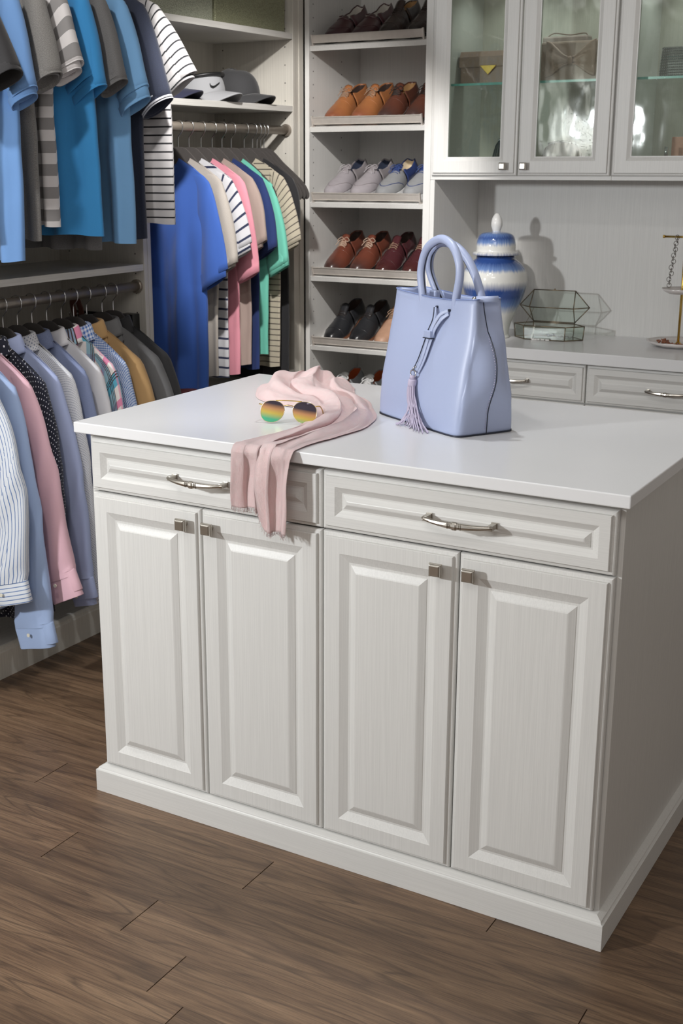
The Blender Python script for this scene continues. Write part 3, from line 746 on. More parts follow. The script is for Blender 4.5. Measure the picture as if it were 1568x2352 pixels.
# ------------------------------------------------------------------ shoes (toe towards -y, heel at +y, local origin at the toe tip on the sole)
def leather(name, col, toe=None, rough=.3, noise_=8, L=.29):
    t = NT(name); y_ = t.n('ShaderNodeSeparateXYZ'); t.l(t.n('ShaderNodeTexCoord').outputs['Object'], y_.inputs[0])
    nz = t.noise(t.coord('Object'), 30, 3)
    f = t.math('ADD', y_.outputs[1], t.math('MULTIPLY', t.math('SUBTRACT', nz, .5), .04))
    if toe: c = t.ramp(f, [(.0, lin(toe)), (.075, lin(col))])
    else: c = t.ramp(nz, [(.3, tuple(x*.85 for x in lin(col)[:3])+(1,)), (.7, lin(col))])
    t.base(c); t.set(Roughness=rough); t.b.inputs['Coat Weight'].default_value = .25 if rough < .4 else 0; t.b.inputs['Coat Roughness'].default_value = .15
    t.bump(t.noise(t.coord('Object'), 350, 2), .15, .0006); return t.m
def pl(tab, s):
    for (a, va), (b, vb) in zip(tab, tab[1:]):
        if s <= b:
            t = (s-a)/(b-a); return va+(vb-va)*(t*t*(3-2*t)*.5+t*.5)
    return tab[-1][1]
WH = [(0, .0), (.015, .016), (.05, .025), (.12, .0305), (.22, .032), (.4, .034), (.55, .041), (.68, .0465), (.78, .045), (.88, .037), (.95, .025), (.985, .013), (1, .0)]
def make_shoe(name, style, mU, mS, mL, mLace, mFace=None, L=.285):
    """s runs from heel (0) to toe (1)"""
    low = style in ('loafer', 'boat'); t = thing(name, None, 'shoe')
    Y = lambda s: (1-s)*L
    sole = .010 if style != 'boat' and style != 'sneaker' else .018
    heel = .014 if style in ('derby', 'loafer', 'oxford') else .006
    lift = lambda s: sole+heel*(1-sstep(.25, .5, s))+ (.004*sstep(.85, 1, s))
    HC = [(0, .060), (.03, .062), (.08, .060), (.2, .052), (.32, .052), (.42, .066), (.46, .072)] if not low else [(0, .05), (.03, .060), (.1, .054), (.22, .042), (.34, .044), (.42, .056), (.48, .060)]
    thr = .44 if style != 'loafer' else .50
    RT = [(.40, .082), (.44, .080), (.5, .074), (.58, .064), (.68, .051), (.8, .041), (.9, .034), (.95, .027), (.985, .014), (1, .002)]
    if low: RT = [(.40, .062), (.44, .066), (.5, .062), (.58, .055), (.68, .047), (.8, .039), (.9, .031), (.95, .025), (.985, .013), (1, .002)]
    st = [0, .008, .02, .04, .07, .11, .16, .21, .26, .31, .36, .40, thr-.002]
    def side(s, h, col, wc):
        w = pl(WH, s); P = []
        for k in range(9):
            a = k/8
            x = lerp(w, wc, sstep(.35, 1, a))+.0035*math.sin(PI*a)*(1 if s > .02 else 0); P.append((x, h*a))
        return P
    # quarters (open part)
    R_, Lr, LinR = [], [], []
    def collar(s): return pl(HC, s), pl([(0, .0), (.012, .010), (.05, .019), (.12, .024), (.3, .026), (.5, .024)], s)
    for sg, rows in ((1, R_), (-1, Lr)):
        for s in st:
            h, wc = collar(s)
            rows.append([(sg*x, Y(s), lift(s)+z) for x, z in side(s, h, 0, wc)])
    m = MB(); m.grid(R_, False).grid(Lr, False)
    if style == 'boat': m.build('quarter', mFace, t, smooth=True, solid=.0024); m = MB()
    # vamp (closed part)
    rows = []
    for s in [thr, .47, .5, .54, .58, .62, .66, .70, .75, .8, .85, .89, .92, .945, .965, .98, .99, .996, 1]:
        if s < thr: continue
        w, h = pl(WH, s), pl(RT, s); row = []
        for k in range(25):
            a = PI*k/24; ca, sa = math.cos(a), math.sin(a)
            pw = lerp(1.25, .8, sstep(.42, .8, s))
            row.append((w*math.copysign(abs(ca)**pw, ca), Y(s), lift(s)+h*sa**(.95 if s > .6 else .85)))
        rows.append(row)
    m.grid(rows, False)
    m.build('upper', mU, t, smooth=True, solid=.0022, weld=.0002)
    # lining
    rows = []
    for s in st+[thr+.03]:
        h, wc = collar(min(s, thr)); base = lift(s)
        row = []
        for k in range(13):
            a = k/12*2-1; x = a*wc*.93
            zz = base+ .006+(h-.010)*abs(a)**5 if s < thr else base+.01+(h-.01)*abs(a)**5
            row.append((x, Y(s)-(.004 if s < .02 else 0), zz))
        rows.append(row)
    m = MB().grid(rows, False)
    m.build('lining', mL, t, smooth=True)
    # tongue
    rows = []
    if style not in ('loafer',):
        for k in range(7):
            a = k/6; s = lerp(thr+.10, thr-.055, a)
            z = pl(RT, max(.40, s))+lift(s)+lerp(-.001, .010, a)
            rows.append([(x*(.018), Y(s), z-.004*x*x*2) for x in (-1, -.6, 0, .6, 1)])
        MB().grid(rows, False).build('tongue', mFace or mU, t, smooth=True, solid=.003)
    # sole + heel
    def outline(g, s0=0, s1=1, n=40):
        pts = []
        for i in range(n+1):
            s = s0+(s1-s0)*(.5-.5*math.cos(PI*i/n)); pts.append((pl(WH, s)+g, Y(s)+(g if i == 0 else (-g if i == n else 0))))
        return pts+[(-x, y_) for x, y_ in pts[::-1]]
    g = .0035 if style != 'sneaker' else .005
    o_ = outline(g); z0s = [0, sole]
    m = MB(); b = len(m.v); n = len(o_)
    for x, y_ in o_:
        s = 1-y_/L; m.v.append((x, y_, max(0, lift(s)-sole)))
    for x, y_ in o_:
        s = 1-y_/L; m.v.append((x*.985, y_, lift(s)+.001))
    for i in range(n): m.face([b+i, b+(i+1) % n, b+n+(i+1) % n, b+n+i])
    m.face([b+i for i in range(n)][::-1]); m.face([b+n+i for i in range(n)])
    m.build('sole', mS, t, bevel=.001)
    if heel > .01:
        o_ = outline(.003, 0, .27, 20); MB().prism(o_, 0, heel, 'z').build('heel', mS, t)
    # laces / straps and seams
    if style in ('derby', 'oxford', 'boat', 'sneaker'):
        nl = 5 if style in ('derby', 'oxford') else (2 if style == 'boat' else 5)
        m = MB(); f = MB()
        lr = .0016 if style != 'sneaker' else .0028
        for i in range(nl):
            s = lerp(thr+.015, thr+.135, i/max(1, nl-1)); z = pl(RT, s)+lift(s); w_ = .016
            arc = [(-w_, Y(s), z-.0035), (-w_*.5, Y(s), z+.0022), (0, Y(s)+.002, z+.0035), (w_*.5, Y(s)+.004, z+.0022), (w_, Y(s)+.005, z-.0035)]
            m.tube(spline(arc, 3), lr, 6, rz=lr*1.3)
            if i < nl-1 and style != 'oxford':
                s2 = lerp(thr+.015, thr+.135, (i+1)/(nl-1)); z2 = pl(RT, s2)+lift(s2)
                m.tube([(w_, Y(s), z-.002), (0, (Y(s)+Y(s2))/2, (z+z2)/2+.0048), (-w_, Y(s2), z2-.002)], lr, 6)
            for sg in (-1, 1): f.ball((sg*w_, Y(s)+.002, z-.0028), .0024, 8, 5)
        if style in ('derby', 'boat', 'sneaker'):
            s = thr+.02; z = pl(RT, s)+lift(s)+.006
            for sg in (-1, 1):
                m.tube(spline([(0, Y(s), z), (sg*.012, Y(s)+.004, z+.005), (sg*.026, Y(s)-.004, z-.004), (sg*.018, Y(s)-.012, z-.006), (0, Y(s), z)], 5), lr, 6)
                m.tube(spline([(0, Y(s), z), (sg*.014, Y(s)-.014, z-.004), (sg*.024, Y(s)-.028, z-.016)], 5), lr, 6)
        m.build('laces', mLace, t, smooth=True); f.build('eyelets', mFace or mLace, t, smooth=True)['kind'] = 'stuff'
    m = MB()
    def seam(s0, bulge, r=.0011, k0=2, k1=22):
        pts = []
        for k in range(k0, k1+1):
            a = PI*k/24; ca, sa = math.cos(a), math.sin(a); s = s0+bulge*sa**2
            pw = lerp(1.25, .8, sstep(.42, .8, s)); w, h = pl(WH, s), pl(RT, max(s, thr))
            pts.append((w*math.copysign(abs(ca)**pw, ca)*1.01, Y(s), lift(s)+h*sa**(.95 if s > .6 else .85)+.0012))
        m.tube(pts, r, 6)
    if style in ('oxford', 'derby'): seam(.80 if style == 'oxford' else .60, .0 if style == 'oxford' else .03)
    if style == 'oxford': seam(.56, .06)
    if style == 'boat': seam(.60, .29, .0016, 1, 23)
    if style == 'loafer': seam(.50, .08, .003, 3, 21); seam(.62, .22, .0013, 2, 22)
    if style == 'sneaker': seam(.84, .04, .0016)
    m.build('seam', mFace or mU, t, smooth=True)
    if style == 'sneaker':
        m = MB()
        for sg in (-1, 1):
            m.tube([(sg*.044, Y(.66), .030), (sg*.0405, Y(.5), .046), (sg*.036, Y(.4), .052)], .0035, 6, rz=.001)
        m.build('side_stripe', mLace, t, smooth=True)
    return t
blk = leather('black_sole', '1a1817', None, .5)
tan_s = leather('tan_sole', '7d4f34', None, .5)
wht_s = leather('white_rubber', 'e4e4e4', None, .5)
L_dark = plain('dark_lining', '3a2a24', .8); L_tan = plain('tan_lining', 'b08a5c', .7); L_white = plain('pale_lining', 'c9c5bd', .8)
K_dark = plain('dark_lace', '2a201c', .6); K_brown = plain('light_brown_lace', '8f7560', .6); K_white = plain('white_lace', 'c8c8c8', .7)
shoe_defs = [
 # shelf, list of (style, upper, sole, lining, lace, face, label left, label right)
 (0, [('loafer', leather('burgundy_leather', '4a2c30', '35242a'), blk, L_white, K_dark, None, 'burgundy leather loafer nearest the left panel on the top visible slanted shelf', 'second burgundy leather loafer, beside the dark brown lace-ups'),
      ('oxford', leather('espresso_leather', '3b302d', '241e1d', .22), blk, L_tan, K_dark, None, 'dark espresso lace-up beside the burgundy loafers', 'dark espresso lace-up cut by the right panel of the shoe cabinet')]),
 (1, [('derby', leather('tan_leather', '9c643c', '7a4632', .4), tan_s, L_dark, K_brown, None, 'tan leather lace-up nearest the left panel', 'tan leather lace-up between its mate and the dark brown shoes'),
      ('derby', leather('walnut_leather', '5a3428', '3c2e2c', .28), blk, L_tan, K_dark, None, 'walnut brown lace-up with dark toe beside the tan shoes', 'walnut brown lace-up against the right panel')]),
 (2, [('boat', plain('grey_nubuck', '989296', .85), plain('grey_sole', 'aeabad', .7), plain('navy_lining', '2c3448', .8), plain('grey_lace', 'a29da0', .8), plain('orange_leather', '8a8486', .6), 'pale grey boat shoe nearest the left panel', 'pale grey boat shoe beside the navy-and-grey ones'),
      ('boat', plain('grey_canvas', '8a8b8d', .85), wht_s, plain('cream_lining', 'd8c9ae', .8), plain('blue_lace', '34487c', .6), plain('navy_leather', '2f3f70', .4), 'navy and grey boat shoe with white sole', 'navy and grey boat shoe with white sole, cut by the right panel')]),
 (3, [('derby', leather('chestnut_leather', '6b3a2c', '3a2a28', .3), blk, L_dark, plain('beige_lace', 'b49a86', .6), None, 'chestnut brown lace-up with dark toe, nearest the left panel', 'chestnut brown lace-up with dark toe, beside the oxblood pair'),
      ('oxford', leather('oxblood_leather', '4a262a', '42201e', .2), blk, L_dark, K_brown, None, 'oxblood cap-toe shoe left of the handbag handle', 'oxblood cap-toe shoe partly behind the handbag handle')]),
 (4, [('oxford', leather('black_leather', '2a2b2e', '1c1c1f', .28), tan_s, L_dark, K_dark, None, 'black wingtip shoe nearest the left panel', 'black wingtip shoe beside the handbag'),
      ('derby', leather('sand_leather', 'b08a72', None, .5), tan_s, L_dark, K_brown, None, 'sand-coloured shoe almost hidden behind the handbag', None)]),
 (5, [('sneaker', plain('grey_knit', '8f9193', .9), wht_s, plain('orange_lining', 'b4552c', .8), K_white, plain('light_grey_trim', 'b4b4b2', .7), 'grey sneaker with orange lining nearest the left panel', 'grey sneaker with orange lining next to the handbag')]),
]
for k_, prs in shoe_defs:
    for j, (style, mU, mS, mL, mK, mF, la, lb) in enumerate(prs):
        r0 = make_shoe({'loafer': 'loafer', 'oxford': 'lace_up_shoe', 'derby': 'lace_up_shoe', 'boat': 'boat_shoe', 'sneaker': 'sneaker'}[style], style, mU, mS, mL, mK, mF)
        for q, lb_ in enumerate((la, lb)):
            if lb_ is None: continue
            t = r0 if q == 0 else copy_tree(r0)
            x = IX0+.075+.117*(2*j+q)-(.004 if j else 0)
            if q: 
                t.scale = (-1, 1, 1)
            T = Matrix.Translation((x, YT+.003, SZ[k_])) @ Matrix.Rotation(SLA, 4, 'X') @ Matrix.Translation((0, .016, .0006)) @ Matrix.Rotation(-.06 if j == 0 and k_ in (1, 2) else -.02, 4, 'Z')
            t.location = T.translation; t.rotation_euler = T.to_euler()
            t['label'] = lb_

# ------------------------------------------------------------------ caps on the shelf
def make_cap(kind, mC, mB, mIn):
    """front of the cap towards +x"""
    t = thing('visor_cap' if kind == 'visor' else 'baseball_cap', None, 'cap')
    rx, ry, hh = .098, .082, .115 if kind != 'visor' else .07
    rows = []
    for i in range(13):
        a = PI/2*i/12 if kind != 'visor' else PI/2*i/12*.42
        rows.append([(rx*math.cos(a)**.8*math.cos(b), ry*math.cos(a)**.8*math.sin(b), hh/(1 if kind != 'visor' else .62)*math.sin(a)*(1-.05*math.cos(b))+.02*max(0, math.cos(b))*math.cos(a)) for b in [2*PI*k/32 for k in range(32)]])
    if kind != 'visor': rows[-1] = [(p[0]*.02, p[1]*.02, rows[-2][0][2]) for p in rows[-2]]
    MB().grid(rows, True).build('crown', mC, t, smooth=True, solid=.003)
    if kind != 'visor':
        MB().ball((0, 0, hh+.001), .006, 10, 6, (1, 1, .5)).build('top_button', mC, t, smooth=True)
        m = MB()
        for k in range(6):
            b = PI/6+2*PI*k/6
            m.tube([(rx*math.cos(a)**.8*math.cos(b)*1.008, ry*math.cos(a)**.8*math.sin(b)*1.008, hh*math.sin(a)*(1-.05*math.cos(b))*1.006+.02*max(0, math.cos(b))*math.cos(a)) for a in [PI/2*i/12*.97 for i in range(13)]], .0009, 5)
        m.build('seam', mB, t)
    else:
        m = MB(); m.tube([(rx*math.cos(b)*.94, ry*math.sin(b)*.94, .070+.016*math.cos(b)) for b in [2*PI*k/32 for k in range(32)]], .006, 8, closed=True)
        m.build('headband', M_BLACK, t, smooth=True)
    top = []
    for i in range(10):
        e = i/9; row = []
        for k in range(21):
            b = (-1+2*k/20)*1.12
            r_in = (rx*math.cos(b)*1.0, ry*math.sin(b)*1.0)
            out = .075*math.cos(b*.95)**.8*e
            row.append((r_in[0]+out, r_in[1]*(1-.03*e), .018*math.cos(b)+.006-.028*(math.sin(b)**2)*(.3+e)+.004-.010*e))
        top.append(row)
    MB().grid(top, False).build('brim', mB, t, smooth=True, solid=.004)
    if kind == 'visor':      # curved tick emblem on the front
        P = spline([(-.018, .004, 0), (-.014, -.006, 0), (-.004, -.008, 0), (.010, 0, 0), (.022, .008, 0)], 5)
        rr = [.0012+.0042*math.sin(PI*min(1, (i/(len(P)-1))**.6)) for i in range(len(P))]
        m = MB(); b0 = []
        for i, (p, r_) in enumerate(zip(P, rr)):
            ang = p.x/.085-.42
            zz = .047+p.y
            R0 = 1.0+.0
            x_, y_ = .0965*math.cos(ang), .0805*math.sin(ang)
            b0.append([(x_, y_, zz-r_), (x_*1.02, y_*1.02, zz), (x_, y_, zz+r_)])
        m.grid(b0, False).build('emblem', M_BLACK, t, smooth=True, solid=.002)
    return t
M_NAVYC = cloth('navy_twill', '1e2038'); M_BLKC = cloth('charcoal_twill', '38383a', heather=.2); M_GRYC = cloth('light_grey_twill', '96979a'); 
for kind, mC, mB, x, y, rz, lab in (('cap', M_NAVYC, M_NAVYC, -.88, 1.44, .15, 'navy blue baseball cap behind the sleeve of the dark navy polo'),
                               ('visor', M_GRYC, M_GRYC, -.86, 1.655, .05, 'light grey sun visor with black tick emblem, middle one of the caps'),
                               ('cap', M_BLKC, M_BLKC, -.865, 1.89, -.02, 'charcoal black baseball cap, farthest on the cap shelf')):
    c = make_cap(kind, mC, mB, M_BLACK); c.location = (x, y, 1.7035+(.008)); c.rotation_euler = (0, .0, rz); c['label'] = lab
# storage boxes on the upper shelf
def woven(name, col):
    t = NT(name); v = t.n('ShaderNodeTexVoronoi'); v.inputs['Scale'].default_value = 280; t.l(t.coord('Object'), v.inputs['Vector'])
    c = lin(col); t.base(t.ramp(v.outputs['Distance'], [(.1, c), (.7, tuple(q*.6 for q in c[:3])+(1,))])); t.set(Roughness=.35, Metallic=.25); t.bump(v.outputs['Distance'], .8, .002); return t.m
for y0, y1, col, lab in ((1.20, 1.592, 'bcc0ac', 'pale green-silver woven storage box at the left on the top shelf'), (1.604, 2.055, 'a3a586', 'olive-gold woven storage box at the right on the top shelf')):
    t = thing('storage_box', lab, 'box', (-.91, (y0+y1)/2, 1.9615)); mt = woven('woven_'+col, col)
    a, b = .165, (y1-y0)/2
    MB().grid([[(-a*s_, -b*s_, z), (a*s_, -b*s_, z), (a*s_, b*s_, z), (-a*s_, b*s_, z)] for z, s_ in ((0, .985), (.004, .99), (.16, 1), (.16, .97), (.01, .96))], True, cap0=True, cap1=True).build('body', mt, t, bevel=.003)
    MB().grid([[(-a*s_, -b*s_, z), (a*s_, -b*s_, z), (a*s_, b*s_, z), (-a*s_, b*s_, z)] for z, s_ in ((.13, 1.005), (.13, 1.025), (.205, 1.025), (.21, 1.01))], True, cap1=True).build('lid', mt, t, bevel=.003)

# ------------------------------------------------------------------ blue handbag on the island
def bagmat(name, col, rough=.42):
    t = NT(name); n1 = t.noise(t.coord('Object'), 500, 2)
    t.base(lin(col)); t.set(Roughness=rough); t.b.inputs['Coat Weight'].default_value = .12; t.b.inputs['Coat Roughness'].default_value = .3
    t.bump(n1, .12, .0004); return t.m
M_BAG = bagmat('periwinkle_leather', 'a6b1d0'); M_BAGD = bagmat('bag_dark_edge', '1c2233', .5); M_TAS = bagmat('lilac_suede', 'b9b0c6', .8)
BR = math.atan2(-.50660753, .86217679)
bag = thing('handbag', 'periwinkle blue leather handbag with two round handles and tassel, standing on the island', 'handbag', (.698, .409, .9303), BR)
BH = .287
def bag_ring(z, n=96):
    k = z/BH
    a = lerp(.1605, .160, k)+.006*math.sin(PI*k)+ .0015; b = lerp(.080, .042, sstep(0, 1, k)**.9)+.006*math.sin(PI*k)
    e = lerp(.20, .33, k); P = []
    for j in range(n):
        th = 2*PI*j/n; c, s_ = math.cos(th), math.sin(th)
        x = a*math.copysign(abs(c)**e, c); y_ = b*math.copysign(abs(s_)**e, s_)
        # gusset of each end folds inward near the top, bulges at mid height
        mid = math.exp(-(y_/(b*.55))**2)
        if abs(x) > a*.8:
            dx = .024*sstep(.15, .45, k)*(1-sstep(.5, .8, k))-.026*sstep(.62, 1, k)
            x += math.copysign(1, x)*dx*mid
            x += math.copysign(1, x)*-.010*math.sin(PI*sstep(.25, .75, k))*math.exp(-((abs(y_)-b*.62)/(b*.22))**2)
        # soft dents of the faces; the front is drawn in by the straps
        if abs(x) < a*.97:
            fr = -1 if y_ < 0 else 1
            y_ += -fr*.010*sstep(.55, 1, k)*math.exp(-((x-.045)/.035)**2)*(1 if fr < 0 else .4)
            y_ += fr*.004*math.sin(PI*k)*math.cos(x*14)
        zz = z + (k**6)*(.006*(x/a)**2 - .004)*1.0 + (k**6)*(-.004)*math.exp(-((x-.04)/.05)**2)
        P.append((x, y_, zz))
    return P
zs_ = [BH*i/26 for i in range(27)]
rows = [bag_ring(z) for z in zs_]; top = rows[-1]
inner = []
for sc, dz in ((.975, .0005), (.95, -.004), (.93, -.05)): inner.append([(x*sc if abs(x) < .1 else x-math.copysign(.004+.02*(dz < -.01), x), y_*(.93 if dz > -.01 else .85), z+dz) for x, y_, z in top])
MB().grid(rows+inner, True, cap0=True).build('body', M_BAG, bag, smooth=True)
MB().grid([[(x*.8, y_*.7, z-.055) for x, y_, z in top], [(x*.3, y_*.2, z-.06) for x, y_, z in top]], True, cap1=True).build('lining', plain('bag_lining', '8296c4', .8), bag, smooth=True)
MB().tube([(x*1.002, y_*1.008, z+.0008) for x, y_, z in top], .0016, 6, closed=True).build('rim_piping', bagmat('rim_edge', '7c8cb8', .5), bag, smooth=True)
MB().grid([[(x*1.008, y_*1.012, z_) for x, y_, z in rows[0]] for z_ in (-.0002, .0035)], True, cap0=True, cap1=True).build('base_edge', M_BAGD, bag)
# end seams
for sx in (1, -1):
    P = []
    for i, r_ in enumerate(rows):
        cand = [p for p in r_ if p[0]*sx > 0]; p = min(cand, key=lambda q: abs(q[1])); P.append((p[0]+sx*.0008, p[1], p[2]))
    MB().tube(P, .0011, 6).build('seam', M_BAGD, bag)
    m = MB()
    for a_, b_ in zip(P[1:-2], P[2:-1]):
        for f_ in (.15, .6):
            A_ = Vector(a_).lerp(Vector(b_), f_); B_ = Vector(a_).lerp(Vector(b_), f_+.25)
            m.tube([A_+Vector((0, -.0045, 0)), B_+Vector((0, -.0045, 0))], .0006, 5)
    m.build('stitching', M_TAS, bag)['kind'] = 'stuff'
def handle(pts, name):
    P = spline(pts, 10); h = MB().tube(P, .0092, 14).build(name, M_BAG, bag, smooth=True)
    m = MB(); N = len(P)
    for i in range(N-1):
        pass
    m.tube([Vector(p)+Vector((0, .0, 0))+(Vector((.04, 0, .33))-Vector(p)).normalized()*.0088+Vector((0, -.002, 0)) for p in P], .0017, 6)
    m.build('edge_seam', M_BAGD, h, smooth=True); return h
handle([(-.041, -.030, .235), (-.041, -.035, .279), (-.047, -.037, .335), (-.026, -.037, .384), (.025, -.037, .408), (.070, -.037, .396), (.096, -.037, .362), (.099, -.037, .328), (.086, -.035, .283), (.083, -.030, .24)], 'handle')
handle([(-.036, .022, .225), (-.043, .018, .262), (-.066, .012, .300), (-.078, .006, .336), (-.066, .002, .372), (-.022, -.004, .396), (.030, -.002, .392), (.066, .006, .366), (.090, .014, .325), (.108, .020, .272), (.108, .022, .24)], 'handle')
# gusset loop with metal ball
m = MB().tube([(.143, -.024, .289), (.158, .0, .2895), (.166, .016, .290)], .0065, 12)
lp = m.build('side_loop', M_BAG, bag, smooth=True)
MB().ball((.1415, -.027, .289), .006, 12, 8).build('metal_ball', M_SILVER, lp, smooth=True)
# inner closing tab
MB().box(-.052, -.028, -.012, .004, .262, .292).build('closing_tab', M_BAG, bag, bevel=.004)
# straps, slider, ring and tassel
def strip(pts, w, th=.0012):
    P = spline(pts, 6); return MB().tube(P, th, 8, rz=w, up=(0, -1, 0))
FY = lambda z: -(lerp(.080, .042, sstep(0, 1, z/BH)**.9)+.006*math.sin(PI*z/BH))-.006
st_ = [[(.026, FY(.262)+.004, .262), (.033, FY(.25), .250), (.036, FY(.235)-.003, .235), (.031, FY(.215)-.006, .215), (.026, FY(.2)-.006, .198), (.012, FY(.15)-.005, .150), (-.004, FY(.12)-.004, .121)],
       [(.072, FY(.258)+.006, .259), (.056, FY(.25)-.001, .251), (.044, FY(.23)-.005, .232), (.036, FY(.21)-.007, .210), (.031, FY(.2)-.007, .198), (.020, FY(.15)-.006, .150), (.004, FY(.12)-.004, .121)],
       [(.074, FY(.255)+.006, .253), (.060, FY(.24)-.001, .240), (.046, FY(.22)-.004, .218), (.038, FY(.2)-.004, .195), (.026, FY(.15)-.003, .150), (.009, FY(.12)-.002, .119)]]
for s_ in st_:
    o = strip(s_, .0044).build('strap', M_BAG, bag, smooth=True)
    strip([(x-.0046, y_-.0002, z) for x, y_, z in s_], .0007, .0016).build('strap_edge', M_BAGD, o, smooth=True)
for z in (.262, .259): pass
for x, z in ((.026, .263), (.073, .260)): MB().tube([(x, FY(z)+.010, z), (x, FY(z)+.0052, z)], .003, 10).build('eyelet', M_BAGD, bag)
MB().box(.018, .043, FY(.205)-.012, FY(.205)+.002, .198, .214).build('slider', M_BAG, bag, bevel=.002)
MB().box(.0175, .0435, FY(.2)-.0125, FY(.2)+.001, .1965, .1985).build('slider_edge', M_BAGD, bag, bevel=.0005)
m = MB()
m.tube([(0+.0105*math.cos(a), FY(.11)-.006, .116+.0085*math.sin(a)) for a in [2*PI*k/20 for k in range(20)]], .0016, 8, closed=True)
m.build('ring', M_SILVER, bag, smooth=True)
for x, z in ((-.001, .128), (.006, .132)): MB().ball((x, FY(z)-.008, z), .0026, 10, 6).build('stud', M_SILVER, bag, smooth=True)
tas = MB().tube([(0, FY(.11)-.006, .112), (-.0, FY(.1)-.006, .104)], .0075, 12, rz=.006).tube([(0, FY(.1)-.006, .104), (0, FY(.1)-.006, .100), (0, FY(.09)-.006, .092), (0, FY(.09)-.006, .088)], [.0088, .0098, .0098, .0085], 14).build('tassel', M_TAS, bag, smooth=True)
R = random.Random(3); m = MB()
for k_ in range(26):
    a = 2*PI*k_/26*2.4; r_ = .0035+.0045*((k_*7) % 10)/10
    x0, y0 = r_*math.cos(a), FY(.09)-.006+r_*math.sin(a)*.8
    sp_ = R.uniform(-1, 1); bx = .045+.05*sp_; by = -.090-.030*R.random()
    if R.random() < .3: bx = -.01-.03*R.random(); by = -.10-.02*R.random()
    P = [(x0, y0, .095), (x0*1.6+.002, y0-.003, .075), (x0*2+.008+.006*sp_, y0-.004, .045), (lerp(x0, bx, .55), lerp(y0, by, .35)-.003, .016), (lerp(x0, bx, .85), lerp(y0, by, .75), .0025+.004*R.random()), (bx, by, .0018+.003*R.random())]
    m.tube(spline(P, 6), .0011, 6, rz=.0021)
o = m.build('fringe', M_TAS, tas, smooth=True); o['kind'] = 'stuff'

